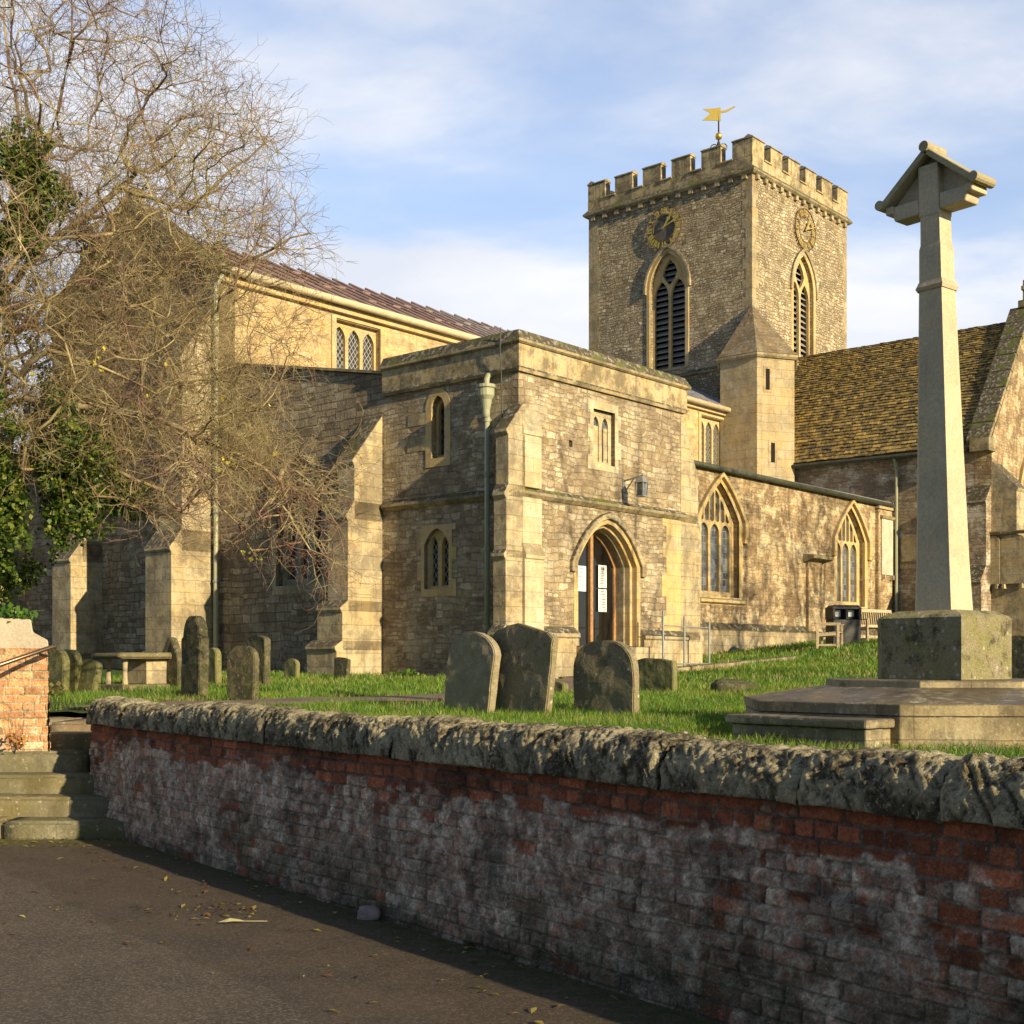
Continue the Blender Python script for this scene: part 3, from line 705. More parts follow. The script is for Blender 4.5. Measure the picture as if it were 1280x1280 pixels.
def build_aisle():
    v0 = 3.84
    O = (0, v0, 0)
    win = []; holes = []
    for c in (13.75, 22.25):
        hole = arch(c, 1.06, 3.55, 5.85, 1.12, 'tri'); holes.append(hole); win.append((c, hole))
    b = MB(); b.panel(rect(5.9, 25.38, .9, 7.28), holes, .5, O, **SF); cb(b, "aisle_wall", M['aisle'])
    for c, hole in win:
        hs = lights(c, .84, 3, 3.72, 5.75, .12, .3) + upper(c, .84, 6, 5.82, 5.85, 1.12, 'tri', .07, .13)
        w = window(SF, O, arch(c, 1.1, 3.5, 5.85, 1.17, 'tri'), hs, .2, .14, M['golden'], M['quarry'])
        b = MB(); b.panel(ring(c, 1.42, 1.24, 5.35, 5.85, 1.42, 1.28, 'tri'), [], .16, (0, v0 - .13, 0), **SF)
        for sx in (-1, 1): b.box(c + sx * 1.33 - .1, c + sx * 1.33 + .1, v0 - .12, v0 + .01, 5.22, 5.36)
        cb(b, "hood_mould", M['golden'], w, bevel=.02)
        surround(w, SF, O, arch(c, 1.26, 3.3, 5.86, 1.3, 'tri'), hole, M['golden'])
        b = MB(); b.extrude([(c - 1.25, v0 - .14, 3.38), (c - 1.25, v0 + .1, 3.28), (c - 1.25, v0 + .15, 3.56), (c - 1.25, v0 - .14, 3.47)], (2.5, 0, 0)); cb(b, "sill", M['golden'], w, bevel=.015)
    b = MB(); b.sweep([(25.3, v0), (6.6, v0)][::-1], [(-.05, .9), (.12, .9), (.12, 2.55), (.16, 2.58), (.0, 2.78), (-.05, 2.78)]); cb(b, "plinth", M['ashlar'])
    # roof and gutter
    b = MB(); b.extrude([(5.6, v0 - .12, 7.36), (5.6, v0 - .12, 7.42), (5.6, 9.9, 8.75), (5.6, 9.9, 8.65)], (19.8, 0, 0)); rf = cb(b, "aisle_roof", M['leadgrey'])
    b = MB(); b.tube([(6.0, v0 - .13, 7.36), (25.2, v0 - .13, 7.30)], .085, 10); cb(b, "gutter", M['darkpipe'], smooth=True)
    # pilaster with its stone bracket, pier at the east end
    b = MB(); b.box(19.0, 19.9, v0 - .12, v0 + .05, .9, 4.95); o = cb(b, "pilaster", M['aisle'], bevel=.02)
    b = MB(); b.extrude([(18.8, v0 - .42, 5.0), (18.8, v0 + .02, 4.88), (18.8, v0 + .02, 5.16), (18.8, v0 - .42, 5.12)], (1.35, 0, 0)); cb(b, "ledge", M['coping'], o, bevel=.02)
    b = MB(); b.box(24.15, 25.36, v0 - .14, v0 + .05, .9, 7.1); o = cb(b, "pier", M['aisle'], bevel=.02)
    b = MB(); b.box(24.1, 25.4, v0 - .2, v0 + .05, 7.102, 7.22); cb(b, "pier_cap", M['ashlar'], o, bevel=.02)
    # west end of the aisle: wall with sloping top and a three-light window
    hole = arch(6.7, .86, 3.4, 5.3, 1.05, 'dep')
    O = (0, 0, 0)
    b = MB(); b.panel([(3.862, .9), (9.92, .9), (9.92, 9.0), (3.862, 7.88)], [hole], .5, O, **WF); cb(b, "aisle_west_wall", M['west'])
    b = MB(); b.extrude([(-.07, 3.87, 7.90), (.5, 3.87, 7.90), (.5, 3.87, 8.0), (-.07, 3.87, 7.96)], (0, 6.05, 1.12)); cb(b, "coping", M['coping'])
    hs = lights(6.7, .68, 3, 3.56, 5.25, .13, .28) + upper(6.7, .68, 3, 5.36, 5.3, 1.05, 'dep', .12, .14)
    w = window(WF, O, arch(6.7, .9, 3.36, 5.3, 1.1, 'dep'), hs, .2, .14, M['ashlar'], M['darkglass'])
    b = MB(); b.panel(ring(6.7, 1.1, .96, 5.0, 5.32, 1.22, 1.12, 'dep'), [], .14, (-.1, 0, 0), **WF); cb(b, "hood_mould", M['ashlar'], w, bevel=.015)
    surround(w, WF, O, arch(6.7, 1.0, 3.2, 5.3, 1.18, 'dep'), hole, M['ashlar'])
    buttress((0, 3.92), (-1, 0), (0, 1), [.98, .82, .66, .52], [(1.32, 1.95), (1.16, 2.78), (1.0, 4.75), (.82, 5.95)], M['ashlar'], slope=[.6, .8, 1.6, 1.25])
build_aisle()

def roof_rolls(b, e0, e1, r0, r1, n, rad=.05, stop=1.0):
    for i in range(n + 1):
        t = i / n; a = Vector(e0).lerp(Vector(e1), t); c = Vector(r0).lerp(Vector(r1), t); up = (c - a)
        b.tube([a + Vector((0, 0, .03)), c + Vector((0, 0, .05)) + up * .02], rad, 6)
def build_nave():
    v0 = 9.9; O = (0, v0, 0)
    holes = []; cs = (4.75, 10.6, 16.5, 22.95)
    for c in cs: holes.append(rect(c - .82, c + .82, 9.15, 10.93))
    b = MB(); b.panel(rect(0, 25.4, 6.0, 11.28), holes, .5, O, **SF)
    b.poly([(0, v0, 1), (0, v0 + .0, 1), (25.4, 17.6, 1), (25.4, 17.6, 11.2), (0, 17.6, 11.2)])
    cb(b, "nave_wall", M['nave'])
    for i, (c, hole) in enumerate(zip(cs, holes)):
        w = window(SF, O, rect(c - .86, c + .86, 9.1, 10.97), lights(c, .75, 3, 9.22, 10.8, .11, .34), .16, .14, M['golden'], M['leadglass'])
        b = MB(); b.panel(ring(c, .96, .86, 9.0, 10.72, .0, .0, 'dep') if 0 else [(c + .98, 9.1), (c + .98, 11.03), (c - .98, 11.03), (c - .98, 9.1), (c - .82, 9.1), (c - .82, 10.95), (c + .82, 10.95), (c + .82, 9.1)], [], .1, (0, v0 - .05, 0), **SF)
        cb(b, "surround", M['golden'], w, bevel=.015)
    # roof
    rz, ez = 13.42, 11.42; rv = 13.75
    b = MB(); b.extrude([(.2, v0 - .22, ez), (.2, rv, rz), (.2, 17.8, ez), (.2, 17.8, ez - .12), (.2, rv, rz - .14), (.2, v0 - .22, ez - .1)], (25.15, 0, 0)); rf = cb(b, "nave_roof", M['lead'])
    b = MB(); roof_rolls(b, (.4, v0 - .2, ez), (25.2, v0 - .2, ez), (.4, rv, rz), (25.2, rv, rz), 36, .038); cb(b, "lead_roll", M['lead'], rf)
    for k in range(1, 36, 2):
        u = .4 + 24.8 * k / 36
        for t in (.3, .63):
            tt = t + .05 * (k % 4); vv = v0 - .2 + (rv - v0 + .2) * tt; z = ez + (rz - ez) * tt
            b = MB(); b.box(u - .34, u + .34, vv - .03, vv + .05, z, z + .045); cb(b, "lead_lap", M['lead'], rf)
    b = MB(); b.tube([(-.1, v0 - .28, 11.36), (25.0, v0 - .28, 11.30)], .1, 10); cb(b, "gutter", M['creampipe'], smooth=True)
    b = MB(); b.box(.02, 25.3, v0 - .14, v0 + .1, 11.10, 11.29); cb(b, "cornice", M['golden'])
    b = MB(); b.tube([(25.0, v0 - .28, 11.25), (25.0, v0 - .12, 11.0), (25.0, v0 - .12, 8.75)], .06, 8); cb(b, "downpipe", M['creampipe'])
    # west gable
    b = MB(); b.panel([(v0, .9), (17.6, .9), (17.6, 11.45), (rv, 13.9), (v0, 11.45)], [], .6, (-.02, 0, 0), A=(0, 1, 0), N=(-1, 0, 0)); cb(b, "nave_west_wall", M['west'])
    b = MB()
    for s in (-1, 1): b.bar((.2, rv, 13.95), (.2, rv + s * 4.1, 11.32), .75, .16)
    b.box(0, .4, rv - .15, rv + .15, 13.9, 14.3); cb(b, "gable_coping", M['coping'])
    buttress((-.02, 9.88), (-1, 0), (0, 1), [1.25, 1.1, .95], [(1.45, 1.75), (1.3, 4.4), (1.0, 9.0)], M['ashlar'], slope=[.6, 1.4, 1.6])
    buttress((-.02, 15.0), (-1, 0), (0, 1), [1.1, .95, .85], [(1.1, 1.75), (.95, 4.4), (.6, 8.0)], M['ashlar'], slope=[.6, 1.4, 1.6])
    b = MB(); b.sweep([(-.02, 17.6), (-.02, 9.9)], [(.05, .9), (-.14, .9), (-.14, 1.65), (.0, 1.85), (.05, 1.85)]); cb(b, "plinth", M['ashlar'])
    # north aisle end
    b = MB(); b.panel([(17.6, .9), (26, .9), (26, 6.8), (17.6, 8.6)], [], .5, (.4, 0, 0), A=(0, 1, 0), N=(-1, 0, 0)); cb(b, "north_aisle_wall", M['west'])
    buttress((.4, 20.4), (-1, 0), (0, 1), [1.1, .95], [(1.3, 4.2), (.9, 6.0)], M['ashlar'], slope=[1.4, 1.6])
    b = MB(); v = 9.72; x = -.14; b.tube([(x, v, 1.3), (x, v, 10.9), (x + .2, v, 11.2)], .06, 10); pp = cb(b, "downpipe", M['pipe'])
    b = MB()
    for z in (1.9, 3.6, 5.3, 7.0, 8.7):
        b = MB(); b.lathe([(.06, z - .05), (.08, z), (.06, z + .05)], (x, v, 0), 10); cb(b, "bracket", M['steel'], pp)
build_nave()

def numeral(b, s, P, size):
    """roman numeral from bars; P(x,y) maps local letter coordinates to 3-D"""
    w = {'I': .30, 'V': .62, 'X': .62}; tot = sum(w[c] for c in s); x = -tot / 2
    for c in s:
        if c == 'I': q = [((x + .15, -.5), (x + .15, .5))]
        elif c == 'V': q = [((x + .08, .5), (x + .31, -.5)), ((x + .54, .5), (x + .31, -.5))]
        else: q = [((x + .08, .5), (x + .54, -.5)), ((x + .54, .5), (x + .08, -.5))]
        for k, (a, c2) in enumerate(q): b.append((P(a[0] * size, a[1] * size), P(c2[0] * size, c2[1] * size), (.2 if k == 0 else .11) * size))
        x += w[c]
def clock(fr, O, ca, cz, rad, label, dark):
    A = Vector(fr['A']); N = Vector(fr['N']); sg = 1 if A.cross(Vector((0, 0, 1))).dot(N) > 0 else -1
    # sg: +a on the viewer's right or left
    def Q(x, y, out): return P3(fr, O, ca + x * sg, cz + y, out)
    b = MB()
    n = 48
    for r in (rad,):
        for k in range(n):
            a0 = 2 * math.pi * k / n; a1 = 2 * math.pi * (k + 1) / n
            b.bar(Q(r * math.cos(a0), r * math.sin(a0), .08), Q(r * math.cos(a1), r * math.sin(a1), .08), .03, .045, up=N)
    for k in range(4):
        a = math.pi / 2 * k + .4; b.bar(Q(rad * math.cos(a), rad * math.sin(a), .0), Q(rad * math.cos(a), rad * math.sin(a), .1), .02, .02)
    c = cb(b, "clock", M['copper'])
    c["label"] = label
    b = MB(); r = rad * .62
    for k in range(n):
        a0 = 2 * math.pi * k / n; a1 = 2 * math.pi * (k + 1) / n
        b.bar(Q(r * math.cos(a0), r * math.sin(a0), .08), Q(r * math.cos(a1), r * math.sin(a1), .08), .02, .03, up=N)
    cb(b, "inner_ring", M['copper'], c)
    ns = ["XII", "I", "II", "III", "IIII", "V", "VI", "VII", "VIII", "IX", "X", "XI"]
    b = MB()
    for k, s in enumerate(ns):
        th = math.pi / 2 - k * math.pi / 6; L = []
        rd = (math.cos(th), math.sin(th)); tg = (math.sin(th), -math.cos(th))
        numeral(L, s, lambda x, y: (rad * .81 * rd[0] + tg[0] * x * .95 + rd[0] * y, rad * .81 * rd[1] + tg[1] * x * .95 + rd[1] * y), rad * .30)
        for p, q, w in L: b.bar(Q(p[0], p[1], .085), Q(q[0], q[1], .085), w, .02, up=N)
    cb(b, "numeral", M['gold'], c)
    def hand(ang, ln, w, out):
        b = MB(); th = math.pi / 2 - ang; d = (math.cos(th), math.sin(th)); t = (-d[1], d[0])
        pts = [(-.12 * ln, .35 * w), (.55 * ln, .45 * w), (.72 * ln, w), (.8 * ln, .4 * w), (ln, .15 * w)]
        loop = [(d[0] * r + t[0] * q, d[1] * r + t[1] * q) for r, q in pts] + [(d[0] * r - t[0] * q, d[1] * r - t[1] * q) for r, q in reversed(pts)]
        b.extrude([Q(x, y, out) for x, y in loop], N * .02); cb(b, "hand", M['gold'], c)
    hand(R(36), rad * .68, .09, .11); hand(R(70), rad * .93, .06, .14)
    b = MB(); n = 40
    if dark:
        b.extrude([Q(rad * .6 * math.cos(2 * math.pi * k / n), rad * .6 * math.sin(2 * math.pi * k / n), .02) for k in range(n)], N * .02); cb(b, "dial", M['clockdial'], c)
M['clockdial'] = plain("slate_blue_dial", (.115, .10, .085), .8, var=.6, scale=4)

TU, TV, TS = 25.4, 9.6, 8.1
def build_tower():
    ztop = 20.95
    wc, sc_ = TV + 4.0, TU + 4.17
    bh = lambda c, z0, zs: arch(c, .86, z0, zs, 1.45, 'pointed')
    wh = bh(wc, 13.7, 17.15); sh = bh(sc_, 14.15, 17.15)
    b = MB(); b.panel(rect(TU, TU + TS, 1, ztop), [sh], .5, (0, TV, 0), **SF)
    b.panel(rect(TV + .502, TV + TS, 1, ztop), [wh], .5, (TU, 0, 0), **WF)
    b.poly([(TU + TS, TV + .5, 1), (TU + TS, TV + TS, 1), (TU + TS, TV + TS, ztop), (TU + TS, TV + .5, ztop)])
    b.poly([(TU + .5, TV + TS, 1), (TU + TS, TV + TS, 1), (TU + TS, TV + TS, ztop), (TU + .5, TV + TS, ztop)])
    cb(b, "tower_wall", M['tower'])
    b = MB(); b.box(TU + .5, TU + TS - .3, TV + .5, TV + TS - .3, ztop - .1, ztop + .2); cb(b, "tower_roof", M['leadgrey'])
    b = MB(); b.box(TU + .9, TU + TS - .9, TV + .9, TV + TS - .9, 12, ztop - .2); cb(b, "belfry_core", M['void'])
    for fr, O, c, z0, hole in ((WF, (TU, 0, 0), wc, 13.7, wh), (SF, (0, TV, 0), sc_, 14.15, sh)):
        N = Vector(fr['N']); A = Vector(fr['A'])
        ls = lights(c, .78, 2, z0 + .12, 17.5, .13, .7)
        # the eye of the tracery between the two heads
        eye = [(c, 17.28), (c + .22, 17.5), (c + .37, 17.78), (c + .25, 18.08), (c, 18.36), (c - .25, 18.08), (c - .37, 17.78), (c - .22, 17.5)]
        b = MB(); b.panel(arch(c, .9, z0 - .05, 17.15, 1.5), ls + [eye], .12, Vector(O) - N * .17, fr['A'], fr['N']); w = cb(b, "belfry_window", M['golden'])
        b = MB(); z = z0 + .1
        while z < 18.35:
            hw = .8 if z < 17.3 else .5
            p = [P3(fr, O, c - hw, z, -.31), P3(fr, O, c + hw, z, -.31), P3(fr, O, c + hw, z + .19, -.52), P3(fr, O, c - hw, z + .19, -.52)]
            q = [v + Vector((0, 0, .035)) for v in p]; b.hexa(p + q); z += .245
        cb(b, "louvre", M['louvre'], w)
        b = MB(); b.panel(ring(c, 1.06, .86, z0, 17.15, 1.66, 1.45), [], .1, Vector(O) + N * .03, fr['A'], fr['N'])
        cb(b, "surround", M['golden'], w, bevel=.03)
        b = MB(); b.panel(ring(c, 1.16, 1.04, 17.0, 17.15, 1.8, 1.64), [], .14, Vector(O) + N * .1, fr['A'], fr['N']); cb(b, "hood_mould", M['ashlar'], w, bevel=.02)
        b = MB(); b.extrude([P3(fr, O, c - 1.0, z0 - .02, -.3), P3(fr, O, c - 1.0, z0 - .14, .08), P3(fr, O, c - 1.0, z0 - .24, .08), P3(fr, O, c - 1.0, z0 - .24, -.3)], A * 2.0); cb(b, "sill", M['ashlar'], w)
    clock(WF, (TU, 0, 0), TV + 4.12, 19.62, .87, "skeleton clock with gilded numerals on the shaded tower face", True)
    clock(SF, (0, TV, 0), TU + 4.2, 19.7, .87, "skeleton clock on the sunlit tower face", False)
    # quoins
    for a0, a1, sd, st_, fr, O in ((TU, TU + .3, 11, .2, SF, (0, TV - .006, 0)), (TU + TS - .3, TU + TS, 12, .12, SF, (0, TV - .006, 0)), (TV, TV + .3, 13, .22, WF, (TU - .006, 0, 0)), (TV + TS - .5, TV + TS, 14, .1, WF, (TU - .006, 0, 0))):
        lo, hi = (a0, a1)
        q = quoined(a0, a1, 9.5, 20.9, sd, .36, st_)
        q = [(min(max(a, TU if fr is SF else TV), (TU if fr is SF else TV) + TS), z) for a, z in q]
        b = MB(); b.panel(q, [], .03, O, **fr); cb(b, "quoin", M['quoin'])
    sq = [(TU, TV + TS), (TU, TV), (TU + TS, TV), (TU + TS, TV + TS)]
    def ringm(prof, name, mat):
        b = MB(); b.sweep(sq[::-1], [(-o, z) for o, z in prof], closed=True); return cb(b, name, mat)
    ringm([(-.1, 20.9), (.10, 20.9), (.19, 20.98), (.20, 21.04), (.04, 21.22), (-.1, 21.22)], "cornice", M['coping'])
    ringm([(-.35, 21.2), (.03, 21.2), (.03, 21.60), (-.35, 21.60)], "parapet", M['parapet'])
    ringm([(-.0, 13.3), (.1, 13.34), (.12, 13.4), (.0, 13.55)], "string_course", M['coping'])
    for i in range(13):
        t = .3 + i * (TS - .6) / 12
        for bx in ((TU + t - .1, TU + t + .1, TV - .13, TV + .05), (TU - .13, TU + .05, TV + t - .1, TV + t + .1)):
            b = MB(); b.box(*bx, 20.72, 20.895); cb(b, "corbel", M['ashlar'])
    mer = M['parapet']; n = 6; mw = .93; x0 = -.03; span = TS + .06; gap = (span - n * mw) / (n - 1)
    for side in range(4):
        for i in range(n):
            a0 = x0 + i * (mw + gap); a1 = a0 + mw
            if side in (1, 3):
                if i == 0: a0 += .38
                if i == n - 1: a1 -= .38
            b = MB(); c = MB()
            if side == 0: bx = (TU + a0, TU + a1, TV - .03, TV + .35)
            elif side == 1: bx = (TU - .03, TU + .35, TV + a0, TV + a1)
            elif side == 2: bx = (TU + a0, TU + a1, TV + TS - .35, TV + TS + .03)
            else: bx = (TU + TS - .35, TU + TS + .03, TV + a0, TV + a1)
            b.box(*bx, 21.602, 22.32); m_ = cb(b, "merlon", mer, bevel=.02)
            if side in (0, 2): prof = [(bx[0] - .02, bx[2] - .035, 22.322), (bx[0] - .02, bx[3] + .035, 22.322), (bx[0] - .02, bx[3] + .035, 22.36), (bx[0] - .02, (bx[2] + bx[3]) / 2, 22.48), (bx[0] - .02, bx[2] - .035, 22.36)]; c.extrude(prof, (bx[1] - bx[0] + .04, 0, 0))
            else: prof = [(bx[0] - .035, bx[2] - .02, 22.322), (bx[1] + .035, bx[2] - .02, 22.322), (bx[1] + .035, bx[2] - .02, 22.36), ((bx[0] + bx[1]) / 2, bx[2] - .02, 22.48), (bx[0] - .035, bx[2] - .02, 22.36)]; c.extrude(prof, (0, bx[3] - bx[2] + .04, 0))
            cb(c, "merlon_cap", M['coping'], m_)
    b = MB()
    for i in range(n - 1):
        a0 = x0 + mw + i * (mw + gap) - .03; a1 = a0 + gap + .06
        b = MB(); b.box(TU + a0, TU + a1, TV - .08, TV + .38, 21.602, 21.66); cb(b, "crenel_sill", M['ashlar'])
        b = MB(); b.box(TU - .08, TU + .38, TV + a0, TV + a1, 21.602, 21.66); cb(b, "crenel_sill", M['ashlar'])
    # weather vane
    cu, cv = TU + 4.05, TV + 4.05
    b = MB(); b.tube([(cu, cv, 20.9), (cu, cv, 23.4), (cu, cv, 25.9)], [.07, .05, .03], 8)
    for k in range(4):
        a = k * math.pi / 2 + .5; ca, sa = math.cos(a), math.sin(a)
        b.tube([(cu + ca * r, cv + sa * r, z) for r, z in ((.75, 21.1), (.78, 21.9), (.62, 22.4), (.35, 23.0), (.12, 23.9), (.04, 24.4))], .025, 6)
        b.tube([(cu + ca * (.2 + .16 * math.cos(t)), cv + sa * (.2 + .16 * math.cos(t)), 24.15 + .16 * math.sin(t)) for t in np.linspace(-2.6, 2.4, 12)], .022, 6)
    v = cb(b, "weather_vane", M['iron'])
    b = MB(); b.lathe([(.02, -.16), (.12, -.12), (.17, 0), (.12, .12), (.02, .16)], (cu, cv, 24.65), 12); cb(b, "ball", M['gold'], v, smooth=True)
    d = Vector((.9978, -.066, 0)); dl = Vector((d.x * EX.x + d.y * EX.y, d.x * NX.x + d.y * NX.y, 0))     # across the view
    Pp = lambda x, z: Vector((cu, cv, 25.62)) + dl * x * .72 + Vector((0, 0, z * .85))
    b = MB()
    b.extrude([Pp(.12, -.36), Pp(.12, .34), Pp(-.25, .30), Pp(-.95, .28), Pp(-.62, .12), Pp(-.5, .06), Pp(-.7, -.1), Pp(-.98, -.3), Pp(-.4, -.32)], dl.cross(Vector((0, 0, 1))) * .03)
    b.extrude([Pp(.12, .16), Pp(.45, .20), Pp(.95, .40), Pp(1.0, .34), Pp(.5, .1), Pp(.12, .04)], dl.cross(Vector((0, 0, 1))) * .03)
    cb(b, "flag", M['gold'], v)
    # stair turret on the south-west angle
    tc = Vector((25.1, 9.2)); vd = Vector((-.865, -.50)).normalized(); a0 = math.atan2(vd.y, vd.x); Rr = 1.62
    hx = [(tc.x + Rr * math.cos(a0 + k * math.pi / 3), tc.y + Rr * math.sin(a0 + k * math.pi / 3)) for k in range(6)]
    b = MB()
    for k in range(6):
        p, q = hx[k], hx[(k + 1) % 6]; b.poly([(p[0], p[1], 1), (q[0], q[1], 1), (q[0], q[1], 13.3), (p[0], p[1], 13.3)])
    t = cb(b, "stair_turret", M['turret'])
    b = MB(); b.sweep(hx, [(-.1, 13.15), (.08, 13.17), (.14, 13.25), (.14, 13.33), (-.1, 13.4)], closed=True); cb(b, "string_course", M['coping'], t)
    # low pyramid of stone leaning against the tower corner
    apex = (25.42, 9.62, 15.75); b = MB()
    ex = [(tc.x + (Rr + .1) * math.cos(a0 + k * math.pi / 3), tc.y + (Rr + .1) * math.sin(a0 + k * math.pi / 3), 13.36) for k in range(6)]
    for k in range(6): b.poly([ex[k], ex[(k + 1) % 6], apex])
    cb(b, "turret_roof", M['turretroof'], t)
    # slits in the right-hand face
    p, q = Vector(hx[0]), Vector(hx[1]); A = (q - p).normalized(); N = Vector((A.y, -A.x))
    if N.dot(vd) < 0: N = -N
    for z0, z1, f, mm in ((11.95, 12.75, .28, 'void'), (9.2, 9.95, .42, 'void')):
        c = p + (q - p) * f
        b = MB(); b.panel(rect(-.19, .19, z0 - .1, z1 + .12), [rect(-.09, .09, z0, z1)], .1, (c.x + N.x * .012, c.y + N.y * .012, 0), (A.x, A.y, 0), (N.x, N.y, 0)); w = cb(b, "slit_window", M['quoin'], t)
        b = MB(); b.panel(rect(-.1, .1, z0 - .02, z1 + .02), [], .02, (c.x + N.x * .004, c.y + N.y * .004, 0), (A.x, A.y, 0), (N.x, N.y, 0)); cb(b, "slit", M['void'], t)
M['turret'] = ashlar("turret_stone", (.42, .34, .20), row=.34, width=.6, stain=.45, joints=.4, bump=.015)
M['turretroof'] = ashlar("turret_roof_stone", (.19, .14, .09), row=.22, width=.5, stain=.7, dark=(.12, .09, .06), joints=.6, up=.35, bump=.03)
build_tower()

def mat_slate():
    n = NT("stone_slates"); t = n.attr("tint"); p = n.obj(); f = n.noise(p, 26, 5, .7)
    c = n.mix(1, t, n.ramp(f, [(.2, .55), (.8, 1.4)]), 'MULTIPLY')
    c = n.mix(n.m('MULTIPLY', n.st(n.noise(p, 5, 6, .75), .48, .60), .7), c, (.46, .32, .07))
    c = n.mix(n.m('MULTIPLY', n.st(n.noise(n.mp(p, (1, 1, 1), (5, 2, 7)), 3.2, 6, .75), .52, .62), .7), c, (.05, .045, .025))
    n.col(c); n.rough(.95); n.bump(f, .012); return n.mat
M['slate'] = mat_slate()
def slates(e0, along, up, length, height, nrm, name, parent, seed=1):
    r = np.random.default_rng(seed); b = MB(); tint = []
    e0 = Vector(e0); along = Vector(along).normalized(); up = Vector(up).normalized(); nrm = Vector(nrm).normalized()
    h = 0.0; row = 0
    while h < height:
        rh = .20 - .085 * (h / height); x = -.25 * r.random()
        while x < length:
            w = r.uniform(.13, .36) * (1.1 - .35 * h / height); x1 = min(x + w, length); x0 = max(x, 0)
            if x1 - x0 > .05:
                j = r.uniform(-.02, .02); th = r.uniform(.018, .04); lift = r.uniform(.0, .015); hh = min(h + rh * 1.7, height + .06)
                a = e0 + along * (x0 + .006) + up * (h + j) + nrm * (.045 + lift); c = e0 + along * (x1 - .006) + up * (h + j) + nrm * (.045 + lift + r.uniform(-.006, .006))
                d = e0 + along * (x1 - .006) + up * hh; e = e0 + along * (x0 + .006) + up * hh
                b.hexa([a, c, d, e, a + nrm * th, c + nrm * th, d + nrm * th * .5, e + nrm * th * .5])
                k = r.random(); base = np.array([.17, .13, .065]) * (.5 + .85 * r.random())
                if k > .84: base = np.array([.36, .26, .10]) * (.7 + .5 * r.random())
                elif k < .14: base = np.array([.09, .075, .055])
                tint += [list(base) + [1]] * 8
            x += w
        h += rh; row += 1
    return cb(b, name, M['slate'], parent, tint=tint, uv=False)
def build_transept():
    u0, u1 = 25.4, 33.5; ur = 29.45; v1 = .12; ez, rz = 9.25, 14.15
    O = (u0 + .002, 0, 0)
    b = MB(); b.panel(rect(v1 + .6, 9.7, .9, ez + .1), [], .5, O, **WF); cb(b, "transept_wall", M['transept'])
    b = MB(); b.poly([(u1, v1 + .6, 1), (u1, 9.6, 1), (u1, 9.6, ez), (u1, v1 + .6, ez)]); cb(b, "transept_east_wall", M['transept'])
    # south gable with tall window
    hole = arch(29.45, 1.3, 3.6, 7.2, 2.2)
    b = MB(); b.panel([(u0, .9), (u1, .9), (u1, ez + .15), (ur, rz + .55), (u0, ez + .15)], [hole], .6, (0, v1, 0), **SF); cb(b, "gable_wall", M['aisle'])
    w = window(SF, (0, v1, 0), arch(29.45, 1.35, 3.5, 7.2, 2.25), lights(29.45, 1.12, 3, 3.75, 7.2, .14, .4) + upper(29.45, 1.12, 6, 7.3, 7.2, 2.2, 'pointed', .09, .14), .22, .14, M['golden'], M['quarry'])
    surround(w, SF, (0, v1, 0), arch(29.45, 1.5, 3.4, 7.2, 2.4), hole, M['golden'])
    b = MB(); b.panel(ring(29.45, 1.68, 1.5, 6.8, 7.2, 2.6, 2.4), [], .16, (0, v1 - .12, 0), **SF); cb(b, "hood_mould", M['golden'], w)
    # slated roof
    sl_ = Vector((ur - u0 + .25, 0, rz - ez + .3)); L = sl_.length
    b = MB(); b.extrude([(u0 - .25, v1 + .55, ez - .1), (ur, v1 + .55, rz), (u1 + .25, v1 + .55, ez - .1), (u1 + .25, v1 + .55, ez - .2), (ur, v1 + .55, rz - .15), (u0 - .25, v1 + .55, ez - .2)], (0, 9.3, 0)); rf = cb(b, "transept_roof", M['turretroof'])
    slates((u0 - .28, v1 + .85, ez - .08), (0, 1, 0), sl_, 8.75, L - .08, (-sl_.z, 0, sl_.x), "stone_slates", rf, 4)
    b = MB()
    for k in range(16): b.extrude([(ur - .16, v1 + .4 + k * .55, rz - .02), (ur, v1 + .4 + k * .55, rz + .22), (ur + .16, v1 + .4 + k * .55, rz - .02)], (0, .53, 0))
    cb(b, "ridge_tile", M['coping'], rf, bevel=.02)
    # gable coping, kneelers and the cross finial
    b = MB()
    for s in (-1, 1):
        e = Vector((ur + s * 4.3, v1 + .4, ez + .05)); t = Vector((ur, v1 + .4, rz + .66)); n = 8
        for k in range(n):
            a = e.lerp(t, k / n); c = e.lerp(t, (k + 1) / n - .006); b.bar(a, c, .82, .16)
    for s in (-1, 1): b.box(ur + s * 4.25 - .3, ur + s * 4.25 + .3, v1 - .1, v1 + .6, ez - .35, ez + .12)
    cb(b, "gable_coping", M['coping'], bevel=.02)
    b = MB(); z = rz + .72; y = v1 + .28
    b.box(ur - .2, ur + .2, y - .2, y + .2, z - .1, z + .18); b.box(ur - .07, ur + .07, y - .07, y + .07, z + .18, z + .95); b.box(ur - .28, ur - .072, y - .06, y + .06, z + .52, z + .68); b.box(ur + .072, ur + .28, y - .06, y + .06, z + .52, z + .68)
    cb(b, "cross_finial", M['coping'], bevel=.02)
    b = MB(); b.tube([(u0 - .35, v1 + .7, 9.02), (u0 - .35, 8.6, 9.1)], .085, 8); cb(b, "gutter", M['darkpipe'])
    b = MB(); b.tube([(u0 - .34, 3.55, 9.0), (u0 - .2, 3.55, 8.8), (u0 - .12, 3.55, 8.5), (u0 - .12, 3.55, 2.0)], .055, 8); cb(b, "downpipe", M['pipe'])
    b = MB(); b.bar((u0 - .12, 8.35, 9.15), (u0 + 1.5, 8.35, 11.3), .35, .06); cb(b, "flashing", M['leadgrey'])
    buttress((u0 + .02, v1), (0, -1), (1, 0), [.95, .9], [(1.35, 4.6), (.85, 7.6)], M['ashlar'], slope=[1.2, 1.1])
